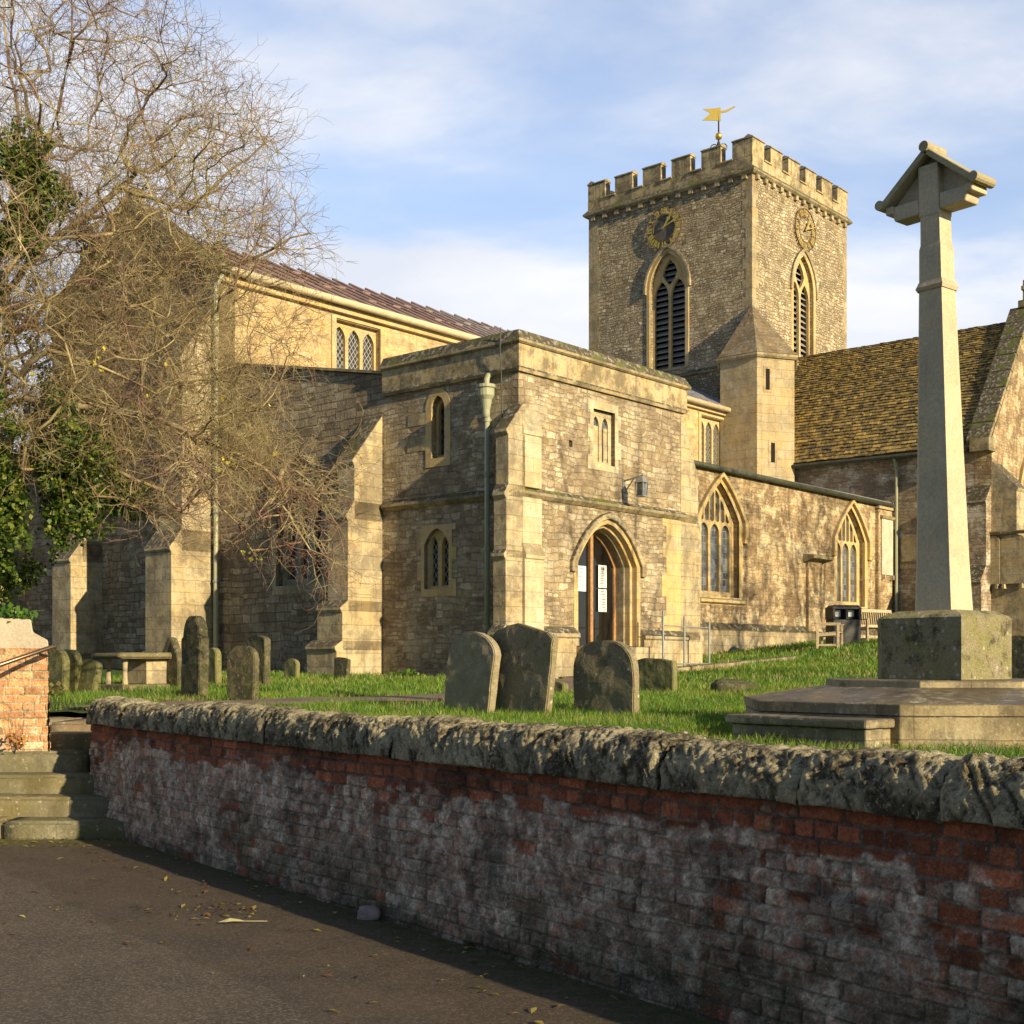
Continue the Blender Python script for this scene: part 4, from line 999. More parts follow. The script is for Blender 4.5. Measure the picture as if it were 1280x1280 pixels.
    buttress((u0, v1 + .02), (-1, 0), (0, 1), [.9, .8], [(.9, 4.4), (.45, 7.2)], M['transept'], slope=[1.2, 1.2])
build_transept()
# ------------------------------------------------------------------ the brick retaining wall beside the road
def mat_oldbrick():
    n = NT("old_brick"); t = n.attr("tint"); p = n.geo()
    f = n.noise(p, 70, 5, .75); g = n.noise(p, 18, 5, .7)
    c = n.mix(1, t, n.ramp(f, [(.2, .3), (.8, 1.75)]), 'MULTIPLY')
    c = n.mix(1, c, n.ramp(g, [(.25, .5), (.75, 1.5)]), 'MULTIPLY')
    c = n.mix(n.m('MULTIPLY', n.st(n.noise(p, 46, 4, .7), .62, .68), .55), c, (.42, .40, .38))
    c = n.mix(n.m('MULTIPLY', n.st(n.noise(p, 30, 4, .7), .63, .69), .6), c, (.03, .027, .022))
    n.col(c); n.rough(.93); n.bump(n.m('ADD', f, n.m('MULTIPLY', g, 1.5)), .016); return n.mat
def mat_coping():
    n = NT("rough_coping_stone"); t = n.attr("tint"); p = n.geo()
    f = n.noise(p, 60, 5, .75); g = n.noise(p, 14, 5, .75)
    c = n.mix(1, t, n.ramp(f, [(.2, .4), (.8, 1.6)]), 'MULTIPLY')
    sp = n.st(n.noise(p, 34, 6, .8), .53, .62)
    c = n.mix(n.m('MULTIPLY', sp, .7), c, (.46, .41, .27))
    c = n.mix(n.m('MULTIPLY', n.st(n.noise(p, 33, 3, .6), .64, .69), .8), c, (.62, .60, .50))
    c = n.mix(n.m('MULTIPLY', n.st(n.noise(p, 11, 4, .7), .6, .68), .5), c, (.20, .17, .04))
    c = n.mix(n.m('MULTIPLY', n.st(n.noise(p, 7, 8, .8), .54, .60), .6), c, n.mix(f, (.22, .19, .12), (.62, .56, .38)))
    c = n.mix(n.m('MULTIPLY', n.st(n.noise(p, 9.5, 7, .78), .57, .62), .75), c, (.035, .032, .022))
    n.col(c); n.rough(.95); n.bump(n.m('ADD', f, n.m('MULTIPLY', g, 1.6)), .024); return n.mat
M['oldbrick'] = mat_oldbrick(); M['cope'] = mat_coping()

def brick_field(s, z, seed, top_red=True):
    """height (m) and colour of old brickwork at (s along, z up)"""
    r = np.random.default_rng(seed)
    zc = z + .016 * np.sin(s * .62 + .5) + .02 * (vn(s * .8, z * .4, seed, 2) - .5) + .010 * (vn(s * 5, z * 5, seed + 4, 2) - .5)
    sj = s + .016 * (vn(s * 5, z * 9, seed + 7, 2) - .5)
    H = .0785; ci = np.floor(zc / H).astype(int); fz = zc / H - ci
    wd = np.where(ci % 2 == 0, .232, .116)
    wd = np.where((ci % 5 == 3), .19, wd)
    so = sj + _hash(ci, ci * 0 + 3, seed) * .3
    bi = np.floor(so / wd).astype(int); fs = so / wd - bi
    h1 = _hash(ci, bi, seed + 1); h2 = _hash(ci, bi, seed + 2); h3 = _hash(ci, bi, seed + 3); h4 = _hash(ci, bi, seed + 5)
    dz_ = np.minimum(fz, 1 - fz) * H; ds = np.minimum(fs, 1 - fs) * wd
    rag = .006 * (vn(s * 45, z * 45, seed + 9, 3) - .5)
    d = np.minimum(dz_, ds) + rag
    face = sstep(.003, .010, d)
    lump = vn(s * 24, z * 24, seed + 11, 4, .65) - .5; big = vn(s * 2.1, z * 2.6, seed + 13, 4)
    erode = np.where(h2 > .9, .022, 0) * sstep(.004, .02, d) + sstep(.62, .78, big) * .012
    hgt = face * (.014 + .020 * (h1 - .5)) + lump * .016 - erode + .05 * (vn(s * .7, z * .9, seed + 15, 2) - .5)
    lowish = sstep(.85, .5, z)
    # mortar flush in places
    flush = sstep(.44, .58, vn(s * 1.7, z * 2.2, seed + 17, 3) + .08 * lowish); hgt = hgt * (1 - .5 * flush) + flush * .004
    red = np.stack([.26 + .18 * h3, .088 + .06 * h3, .042 + .03 * h3], -1) * (.5 + .7 * h4)[..., None]
    grey = np.stack([.27 + .22 * h3, .21 + .19 * h3, .15 + .15 * h3], -1)
    mort = np.stack([.15 + 0 * s, .125 + 0 * s, .095 + 0 * s], -1)
    m1 = vn(s * 3.1, z * 4.2, seed + 19, 5, .62)
    lowz = sstep(.95, .72, z)
    wash = np.clip(sstep(.40, .50, m1 + .50 * (lowz - .62) + .30 * (h1 - .5)), 0, 1)
    white = np.stack([.72 + 0 * s, .62 + 0 * s, .49 + 0 * s], -1) * (.12 + 1.25 * sstep(.25, .75, vn(s * 10, z * 12, seed + 21, 6, .78)))[..., None]
    body = red * face[..., None] + mort * (1 - face)[..., None]
    k = (wash * (.45 + .52 * sstep(.42, .58, vn(s * 16, z * 15, seed + 23, 6, .75))))[..., None]
    col = body * (1 - k) + (.55 * white + .45 * grey) * k
    if not top_red: col = body * (1 - .35 * k) + white * .9 * .35 * k
    # green algae and damp black at the foot
    al = (sstep(.75, .12, z + .25 * (vn(s * 2, z * 2, seed + 25, 3) - .5)) * sstep(.3, .6, vn(s * 4, z * 5, seed + 27, 4)))[..., None]
    if top_red: col = col * (1 - .7 * al) + np.array([.055, .055, .026]) * .7 * al
    bl = (sstep(.60, .72, vn(s * 2.4, z * 3.4, seed + 29, 5, .6)) + .9 * sstep(.16, .0, z))[..., None]
    if top_red: col = col * (1 - .55 * np.clip(bl, 0, 1)) + np.array([.03, .026, .02]) * .55 * np.clip(bl, 0, 1)
    return hgt, col

def build_wall():
    root = empty("brick_wall", (WA.x, WA.y, 0), 0)
    tag(root, "long low wall of stained red brick under rough lichened coping stones", "wall")
    L = 14.2
    # finer towards the camera
    s = np.concatenate([np.linspace(-.02, 5, 520, endpoint=False), np.linspace(5, 11.2, 1000, endpoint=False), np.linspace(11.2, L, 160)])
    z = np.linspace(-.06, 1.04, 185)
    S, Z = np.meshgrid(s, z, indexing='ij')
    h, col = brick_field(S, Z, 21)
    batter = .05 * (1.0 - Z)
    X = WD.x * S + WN.x * (h + batter); Y = WD.y * S + WN.y * (h + batter)
    np_mesh("brickwork", np.stack([X, Y, Z], -1).reshape(-1, 3), grid_faces(len(s), len(z)), M['oldbrick'], root, col.reshape(-1, 3), smooth=True)
    # end face, back
    b = MB()
    q = lambda s_, w, z_: (WD.x * s_ + WN.x * w, WD.y * s_ + WN.y * w, z_)
    b.poly([q(-.02, .02, -.06), q(-.02, -.36, -.06), q(-.02, -.36, 1.04), q(-.02, .02, 1.04)])
    b.poly([q(-.02, -.36, -.06), q(L, -.36, -.06), q(L, -.36, 1.04), q(-.02, -.36, 1.04)])
    b.poly([q(-.02, .02, 1.03), q(L, .02, 1.03), q(L, -.36, 1.03), q(-.02, -.36, 1.03)])
    b.build("back", M['oldbrick'], root, uv=False, tint=[(.22, .1, .06, 1)] * 12)
    # coping stones, each one its own
    r = np.random.default_rng(5); s0 = -.08; k = 0
    while s0 < L:
        ln = r.uniform(.4, 1.05); s1 = min(s0 + ln, L)
        ns = max(int((s1 - s0) / (.010 if s0 > 4 else .016)), 12); nf = 64
        ss = np.linspace(s0 + .002, s1 - .002, ns); ph = np.linspace(-.35, math.pi + .35, nf)
        SS, PP = np.meshgrid(ss, ph, indexing='ij')
        sag = .035 * (vn(SS * .8, SS * 0, 91, 2) - .5) + .03 * (r.random() - .5)
        rx = .218; rz = .208 + sag
        cxx = -.155; cz = 1.03
        ex = np.sign(np.cos(PP)) * np.abs(np.cos(PP)) ** .72; ez = np.sign(np.sin(PP)) * np.abs(np.sin(PP)) ** .82
        arcl = PP * .24
        slant = SS * 1.0 + arcl * .62
        rib = vn(slant * 34, arcl * 3.4, 33 + k, 4, .72); rib = 1 - np.abs(rib - .5) * 2
        lump = vn(SS * 3.2 + 9 * k, arcl * 4, 35 + k, 4); fine = vn(SS * 28, arcl * 28, 37, 4)
        disp = (rib - .6) * .036 + (lump - .5) * .055 + (fine - .5) * .036
        endf = np.minimum(SS - s0, s1 - SS); disp = disp - .022 * sstep(.04, 0, endf) * (.6 + .8 * fine)
        w = cxx + (rx + disp) * ex; zz = cz + np.maximum((rz + disp) * ez, -.022 + disp * .5)
        X = WD.x * SS + WN.x * w; Y = WD.y * SS + WN.y * w
        base = np.array([.105, .085, .05]) * r.uniform(.75, 1.2)
        lic = sstep(.5, .75, rib) * sstep(.36, .56, vn(SS * 8, arcl * 8, 41, 5, .65))
        crv = sstep(.5, .75, vn(SS * 2.3, arcl * 2.3, 43, 4))
        col = base * (1 - .75 * lic[..., None]) + np.array([.56, .49, .31]) * .75 * lic[..., None]
        col = col * (1 - .45 * crv[..., None]) + np.array([.06, .055, .035]) * .45 * crv[..., None]
        mj = sstep(.03, .006, SS - s0 - .012 * fine)[..., None] * (.8 if k % 3 != 1 else .2)
        col = col * (1 - mj) + np.array([.40, .33, .20]) * mj
        V = np.stack([X, Y, zz], -1).reshape(-1, 3); fq = grid_faces(ns, nf)
        # close the ends with a fan of quads to an inner row
        n0 = len(V); inn = []
        for i in (0, ns - 1):
            row = V.reshape(ns, nf, 3)[i]; c = row.mean(0); inn.append(np.repeat(c[None], nf, 0))
        V = np.concatenate([V] + inn); extra = []
        for e, i in enumerate((0, ns - 1)):
            for j in range(nf - 1): extra.append((i * nf + j, i * nf + j + 1, n0 + e * nf + j + 1, n0 + e * nf + j))
        tc = np.concatenate([col.reshape(-1, 3), np.repeat(np.array([[.08, .07, .045]]), 2 * nf, 0)])
        np_mesh("coping_stone", V, np.concatenate([fq, np.array(extra)]), M['cope'], root, tc, smooth=True)
        s0 = s1; k += 1
    return root
build_wall()

# ------------------------------------------------------------------ steps, landing, brick pier, rail
def rough_block(x0, x1, y0, y1, z0, z1, seed, amp=.012, n=(26, 8, 6), round_l=0):
    """stone block as a worn, uneven solid"""
    bm = bmesh.new(); bmesh.ops.create_cube(bm, size=1)
    for v in bm.verts: v.co = Vector(((x0 + x1) / 2 + v.co.x * (x1 - x0), (y0 + y1) / 2 + v.co.y * (y1 - y0), (z0 + z1) / 2 + v.co.z * (z1 - z0)))
    ed = [e for e in bm.edges]
    bmesh.ops.bevel(bm, geom=ed, offset=min(.03, (z1 - z0) * .2), segments=3, affect='EDGES')
    bmesh.ops.subdivide_edges(bm, edges=[e for e in bm.edges if e.calc_length() > .12], cuts=6, use_grid_fill=True)
    P = np.array([v.co for v in bm.verts]); a = P[:, 0] + P[:, 1] * .7
    d = vn(a * 3, P[:, 2] * 4 + P[:, 1], seed, 4) - .5; d2 = vn(P[:, 0] * 9, P[:, 1] * 9 + P[:, 2] * 9, seed + 2, 3) - .5
    sagz = vn(P[:, 0] * 1.1, P[:, 1] * .5, seed + 5, 2) - .5
    for i, v in enumerate(bm.verts):
        v.co.z += sagz[i] * amp * 2.5 + d2[i] * amp * .6; v.co.y += d[i] * amp * 1.5
    me = bpy.data.meshes.new("block"); bm.to_mesh(me); bm.free()
    me.polygons.foreach_set("use_smooth", [True] * len(me.polygons)); box_uv(me)
    return me
def mesh_obj(name, me, mat, parent=None):
    me.name = name; me.materials.append(mat); o = bpy.data.objects.new(name, me); COL.objects.link(o)
    if parent: o.parent = parent
    return o
def build_steps():
    root = empty("stone_steps", (-5, 12, 0)); tag(root, "worn mossy stone steps climbing from the road to the churchyard", "steps")
    def st(x0, x1, y0, y1, z0, z1, seed, amp=.012, name="step"):
        return mesh_obj(name, rough_block(x0 + 5, x1 + 5, y0 - 12, y1 - 12, z0, z1, seed, amp), M['step' if name == 'step' else 'landing'], root)
    st(-4.62, -3.36, 11.8, 12.4, -.1, .16, 1); st(-7.2, -4.64, 11.78, 12.4, -.1, .17, 11)
    st(-7.2, -3.62, 12.15, 12.75, -.1, .345, 2); st(-7.2, -3.9, 12.5, 13.2, -.1, .515, 3, .016)
    st(-7.2, -4.22, 12.9, 13.7, .2, .715, 4, .018)
    # rounded top step
    b = MB(); pts = []
    for k in range(15):
        a = math.pi * (1.0 + k / 14 * .62); pts.append((-4.62 + .42 * math.cos(a) + 5, 13.75 + .5 * math.sin(a) - 12, .6))
    pts += [(-4.36 + 5, 13.3 - 12, .6), (-4.36 + 5, 14.2 - 12, .6), (-5.04 + 5, 14.2 - 12, .6)]
    b.extrude(pts, (0, 0, .275)); b.build("step", M['step'], root, bevel=.03)
    st(-4.33, -3.98, 13.15, 14.2, .1, .86, 6, .01)
    st(-9.5, -4.9, 13.62, 19, 0, .96, 7, .012, "landing"); st(-4.88, -3.85, 13.75, 15.6, .3, .975, 9, .012, "landing")
    # brick pier at the end of the flanking wall
    P = empty("brick_pier", (-5.2, 12.95, .7)); tag(P, "orange brick wall end with a cement rendered top beside the steps", "pier")
    x0, x1, z1 = -7.6, -4.60, 1.74
    s = np.linspace(0, x1 - x0, 420); z = np.linspace(0, z1 - .7, 150); S, Z = np.meshgrid(s, z, indexing='ij')
    h, col = brick_field(S, Z + 2, 77, False)
    col = col * np.array([2.3, 3.1, 3.0]) * .75 + np.array([.13, .09, .05]); g = vn(S * 4, Z * 5, 3, 4)[..., None]
    low = sstep(.35, .0, Z)[..., None]
    col = col * (1 - .55 * low * sstep(.3, .6, g)) + np.array([.55, .47, .36]) * .55 * low * sstep(.3, .6, g)
    np_mesh("brickwork", np.stack([x0 + S + 5.2, -h * .8 + 0 * S, Z], -1).reshape(-1, 3), grid_faces(len(s), len(z)), M['oldbrick'], P, col.reshape(-1, 3), smooth=True)
    h2, col2 = brick_field(np.linspace(0, .6, 90)[:, None] + 0 * z[None, :], Z[:90] + 2, 78, False)
    Y = np.linspace(0.0, .6, 90)[:, None] + 0 * z[None, :]
    np_mesh("end_brickwork", np.stack([x1 + 5.2 - .44 * Y + h2 * .8, Y, Z[:90]], -1).reshape(-1, 3), grid_faces(90, len(z)), M['oldbrick'], P, (col2 * np.array([1.7, 2.3, 2.2]) + np.array([.1, .07, .04])).reshape(-1, 3), smooth=True)
    b = MB(); b.extrude([(-2.4, -.0, 1.035), (.605, 0, 1.035), (.60, 0, 1.12), (.45, 0, 1.2), (.43, 0, 1.33), (-.02, 0, 1.35), (-2.4, 0, 1.35)], (-.26, .6, 0)); b.build("rendered_cap", M['render'], P, bevel=.03)
    b = MB(); b.box(-2.4, .32, .62, .64, 0, 1.1); b.build("back", M['render'], P)
    h_ = empty("handrail", (-5.2, 12.4, .5)); tag(h_, "slim bronze handrail sloping up past the brick pier", "handrail")
    p0 = Vector((-6.0, 11.9, 0)); p0 = Vector((-4.72 - .9 * .5, 12.0, 1.50)); a = Vector((-4.05 - 1.6, 11.6, 1.20)); c = Vector((-4.47, 12.72, 1.755))
    off = Vector((5.2, -12.4, -.5))
    b = MB(); b.tube([a + off, c + off, c + off + Vector((.02, .02, -.005))], .022, 10); b.build("rail", M['chrome'], h_, smooth=True)
    b = MB(); b.tube([a + off + Vector((.12, .1, .03)), Vector((a.x + .12, a.y + .1, .0)) + off], .018, 8); b.build("post", M['iron'], h_)
    b = MB(); b.tube([c + off + Vector((-.12, -.12, -.05)), c + off + Vector((-.14, .1, -.09)), c + off + Vector((-.14, .24, -.09))], .012, 8); b.build("bracket", M['iron'], h_)
    # dead flower stalk in the corner by the pier
    d = empty("dried_plant", (-4.86, 12.85, .72)); tag(d, "small withered brown plant on the steps at the foot of the brick pier", "plant")
    b = MB(); r = random.Random(4)
    for k in range(5): b.tube([(0, 0, 0), (r.uniform(-.03, .03), r.uniform(-.03, .03), .16), (r.uniform(-.09, .09), r.uniform(-.05, .05), .3 + .12 * (k == 0))], [.004, .003, .0015], 4)
    b.build("stem", M['drystalk'], d)
    b = MB()
    for k in range(46):
        c = Vector((r.uniform(-.10, .08), r.uniform(-.07, .07), r.uniform(.02, .17))); u = Vector((r.uniform(-1, 1), r.uniform(-1, 1), r.uniform(-1, 1))).normalized(); w = u.orthogonal().normalized()
        b.poly([c - u * .028, c + w * .015 + u * .004, c + u * .03, c - w * .014])
    b.build("leaves", M['drystalk'], d)
M['drystalk'] = plain("withered_leaf", (.30, .15, .05), .8, var=.5, scale=30)
build_steps()

# ------------------------------------------------------------------ gravestones
def mat_grave(name, base, algae, lichen, white=.5, dark=.5):
    n = NT(name); p = n.obj(); r = n.rnd()
    q = n.vm('ADD', p, n.scl((7.3, 3.1, 5.7), r))
    f = n.noise(q, 55, 5, .75); g = n.noise(q, 4, 6, .68)
    c = n.mix(n.st(g, .4, .65), base, algae)
    c = n.mix(1, c, n.ramp(f, [(.2, .5), (.8, 1.45)]), 'MULTIPLY')
    c = n.mix(n.m('MULTIPLY', n.st(n.noise(q, 5.5, 7, .75), .52, .62), dark), c, (.045, .04, .03))
    z = n.sep(p)[2]
    al = n.m('MULTIPLY', n.ramp(n.m('ADD', z, n.m('MULTIPLY', n.m('SUBTRACT', n.noise(q, 5, 4), .5), .4)), [(.05, 1), (.5, 0)]), .65)
    c = n.mix(al, c, algae)
    c = n.mix(n.m('MULTIPLY', n.st(n.noise(q, 15, 6, .75), .52, .60), white * .55), c, (.36, .33, .24))
    v = n.vor(q, 11, 'F1', "Distance"); vr = n.sep(n.vor(q, 11, 'F1', "Color"))[0]
    spot = n.m('MULTIPLY', n.ramp(n.m('ADD', v, n.m('MULTIPLY', n.noise(q, 40, 3), .16)), [(.24, 1), (.30, 0)]), n.st(vr, .5, .52))
    c = n.mix(n.m('MULTIPLY', spot, white), c, lichen)
    c = n.mix(n.m('MULTIPLY', n.st(n.noise(q, 38, 4, .7), .62, .68), white), c, lichen)
    # the sawn south edges carry pale crust
    c = n.mix(n.m('MULTIPLY', n.st(n.noise(q, 7, 5, .7), .52, .6), .35), c, (.30, .26, .14))
    n.col(c); n.rough(.93); n.bump(n.m('ADD', f, n.m('MULTIPLY', n.noise(q, 16, 6, .75), 2)), .02); return n.mat
G = [mat_grave("grave_dark_green", (.12, .105, .07), (.07, .075, .03), (.42, .42, .34), .35, .45),
     mat_grave("grave_brown_lichen", (.35, .28, .185), (.25, .225, .115), (.60, .60, .52), .85, .6),
     mat_grave("grave_grey", (.44, .37, .26), (.31, .28, .16), (.5, .5, .42), .3, .2),
     mat_grave("grave_olive", (.27, .25, .12), (.17, .18, .06), (.5, .48, .3), .3, .3)]
def outline_stone(w, h, top):
    a = w / 2
    if top == 'round': pts = [(a * math.copysign(abs(math.cos(math.pi * k / 16)) ** .8, math.cos(math.pi * k / 16)), h - .8 * a + .8 * a * math.sin(math.pi * k / 16) ** .9) for k in range(17)]
    elif top == 'low': pts = [(a * math.cos(math.pi * k / 14), h - .32 * a + .32 * a * math.sin(math.pi * k / 14)) for k in range(15)]
    elif top == 'segment': pts = [(a, h - .55 * a)] + [(a * math.cos(math.pi * k / 16), h - .62 * a + .62 * a * math.sin(math.pi * k / 16)) for k in range(1, 16)] + [(-a, h - .55 * a)]
    elif top == 'pointed': pts = [(a, h - 1.0 * a - .1), (a * .86, h - .95 * a), (.06, h - .02), (0, h), (-.06, h - .02), (-a * .86, h - .95 * a), (-a, h - a - .1)]
    elif top == 'shoulder': pts = [(a, h - 1.25 * a), (a * .82, h - 1.2 * a)] + [(.80 * a * math.cos(math.pi * k / 12), h - 1.0 * a + a * math.sin(math.pi * k / 12)) for k in range(1, 12)] + [(-a * .82, h - 1.2 * a), (-a, h - 1.25 * a)]
    elif top == 'peak': pts = [(a, h - .30 * a), (a * .86, h - .20 * a), (a * .4, h - .05 * a), (a * .2, h), (-a * .3, h - .07 * a), (-a * .8, h - .14 * a), (-a, h - .26 * a)]
    else: pts = [(a, h - .03), (a * .5, h), (-a * .3, h - .01), (-a, h - .05)]
    return [(a * .98, -.3)] + pts + [(-a * .98, -.3)]
GN = [0]
def gravestone(px, base, wpx, hpx, thick, top, mat, label, tilt=(0, 0), turn=0, wm=None):
    x, y, z = on_ground(px, base); sc_ = y / 1632
    w = wm or wpx * sc_ / .70; h = hpx * sc_
    b = MB(); o2 = outline_stone(w, h, top)
    b.extrude([(-thick / 2, a, q) for a, q in o2], (thick, 0, 0))
    o = b.build("gravestone", mat, bevel=0)
    # give it body: a grid of vertices pushed about by weathering
    bm = bmesh.new(); bm.from_mesh(o.data)
    bmesh.ops.remove_doubles(bm, verts=bm.verts, dist=1e-5)
    bmesh.ops.dissolve_limit(bm, angle_limit=R(2), verts=bm.verts, edges=bm.edges)
    bmesh.ops.bevel(bm, geom=[e for e in bm.edges if e.calc_face_angle(0) > R(40)], offset=.012, segments=2, affect='EDGES')
    bmesh.ops.triangulate(bm, faces=bm.faces)
    for _ in range(4):
        ed = [e for e in bm.edges if e.calc_length() > .09]
        if not ed: break
        bmesh.ops.subdivide_edges(bm, edges=ed, cuts=1); bmesh.ops.triangulate(bm, faces=bm.faces)
    GN[0] += 1; P = np.array([v.co for v in bm.verts])
    d = vn(P[:, 1] * 5 + P[:, 0] * 3, P[:, 2] * 5, 50 + GN[0], 4) - .5; d2 = vn(P[:, 1] * 4 + 9, P[:, 2] * 4 + P[:, 0] * 9, 80 + GN[0], 3) - .5
    for i, v in enumerate(bm.verts): v.co.x += d[i] * .022; v.co.y += d2[i] * .02; v.co.z += d2[i] * .014
    bm.to_mesh(o.data); bm.free()
    o.location = (x, y, z - .02); o.rotation_euler = (R(tilt[0]), R(tilt[1]), TH + R(turn - 4))
    tag(o, label, "gravestone", "gravestones in the churchyard")
    return o
gravestone(585, 891, 63, 104, .11, 'segment', G[2], "grey round topped gravestone left of its lichened neighbour, dark patch at its foot", (6, 3), -4)
gravestone(647, 893, 80, 116, .10, 'peak', G[1], "tallest front gravestone, brown with white lichen and a crusted orange edge", (5, 3), -4)
gravestone(757, 895, 72, 97, .11, 'round', G[1], "wide arched gravestone alone in the grass before the church door", (0, 0), -2)
gravestone(822, 868, 38, 47, .12, 'flat', G[3], "low square gravestone partly behind the arched one, near the porch railing", (0, -2), 0, .68)
gravestone(696, 870, 22, 20, .12, 'low', G[3], "tiny half sunk gravestone in the grass behind the tallest front stone", (0, 0), 0)
gravestone(243, 872, 24, 104, .16, 'shoulder', G[0], "tall narrow shouldered gravestone with a pale edge near the west front", (0, 1), 0, .50)
gravestone(303, 878, 36, 73, .10, 'round', G[0], "round arched gravestone, greenish, just behind the wall coping", (-1, 2), 8, .53)
gravestone(323, 858, 28, 65, .13, 'low', G[0], "dark square shouldered gravestone behind the greenish round one", (0, 0), 0, .55)
gravestone(365, 850, 18, 28, .10, 'segment', G[3], "small rounded gravestone standing by the shaded aisle wall", (0, 0), 0, .42)
gravestone(427, 850, 22, 30, .10, 'flat', G[0], "small dark slab leaning against the big buttress", (0, 3), 0, .42)
gravestone(215, 861, 24, 66, .12, 'pointed', G[0], "sharply pointed dark gravestone beside the table tomb", (0, 0), 0, .55)
gravestone(265, 858, 14, 50, .12, 'round', G[3], "gravestone mostly hidden behind the tall shouldered one", (0, 0), 0, .45)
gravestone(69, 868, 12, 58, .12, 'round', G[3], "leftmost of three edge-on gravestones beside the brick pier", (0, 2), 4, .60)
gravestone(86, 867, 12, 57, .12, 'round', G[3], "middle of three edge-on gravestones beside the brick pier", (0, 0), 4, .60)
gravestone(104, 868, 12, 46, .11, 'low', G[3], "leaning gravestone, rightmost of the three edge-on ones by the brick pier", (0, 13), 4, .60)
gravestone(1274, 818, 40, 62, .12, 'segment', G[0], "dark gravestone at the right edge beyond the memorial cross", (0, 0), 0)

def build_table_tomb():
    x, y, z = on_ground(178, 861)
    t = empty("table_tomb", (x, y, z), TH); tag(t, "low chest tomb with an overhanging mossy slab by the west front", "tomb")
    b = MB(); b.box(-.62, .62, -.4, .4, -.2, .08); b.build("base", M['step'], t, bevel=.02)
    b = MB(); b.box(-.12, .55, -.3, .3, .08, .50); b.build("chest", M['ashlar'], t, bevel=.012)
    for a in (-.3, .3):
        b = MB(); b.lathe([(.05, .08), (.045, .14), (.035, .3), (.045, .44), (.055, .50)], (-.48, a * .8, 0), 10); b.build("leg", M['ashlar'], t)
    me = rough_block(-.68, .68, -.46, .46, .50, .60, 66, .01); mesh_obj("slab", me, M['step'], t)
build_table_tomb()
def boulder(px, base, wx, wy, h, seed, label, mat):
    x, y, z = on_ground(px, base); bm = bmesh.new(); bmesh.ops.create_icosphere(bm, subdivisions=4, radius=1)
    P = np.array([v.co for v in bm.verts]); d = vn(P[:, 0] * 1.6 + P[:, 2], P[:, 1] * 1.6 - P[:, 2], seed, 4) - .5; e = vn(P[:, 0] * 6 + P[:, 2] * 3, P[:, 1] * 6, seed + 3, 3) - .5
    for i, v in enumerate(bm.verts):
        k = 1 + d[i] * .5 + e[i] * .14; v.co = Vector((math.copysign(abs(v.co.x) ** .7, v.co.x) * wx * k, math.copysign(abs(v.co.y) ** .7, v.co.y) * wy * k, math.copysign(abs(v.co.z) ** .7, v.co.z) * h * k))
    me = bpy.data.meshes.new("boulder"); bm.to_mesh(me); bm.free(); me.polygons.foreach_set("use_smooth", [True] * len(me.polygons))
    o = mesh_obj("fallen_stone", me, mat); o.location = (x, y, z + h * .3); o.rotation_euler = (0, R(4), R(8)); tag(o, label, "stone"); return o
boulder(917, 868, .36, .3, .17, 5, "rough dark fallen stone lying in the grass by the memorial", G[0])

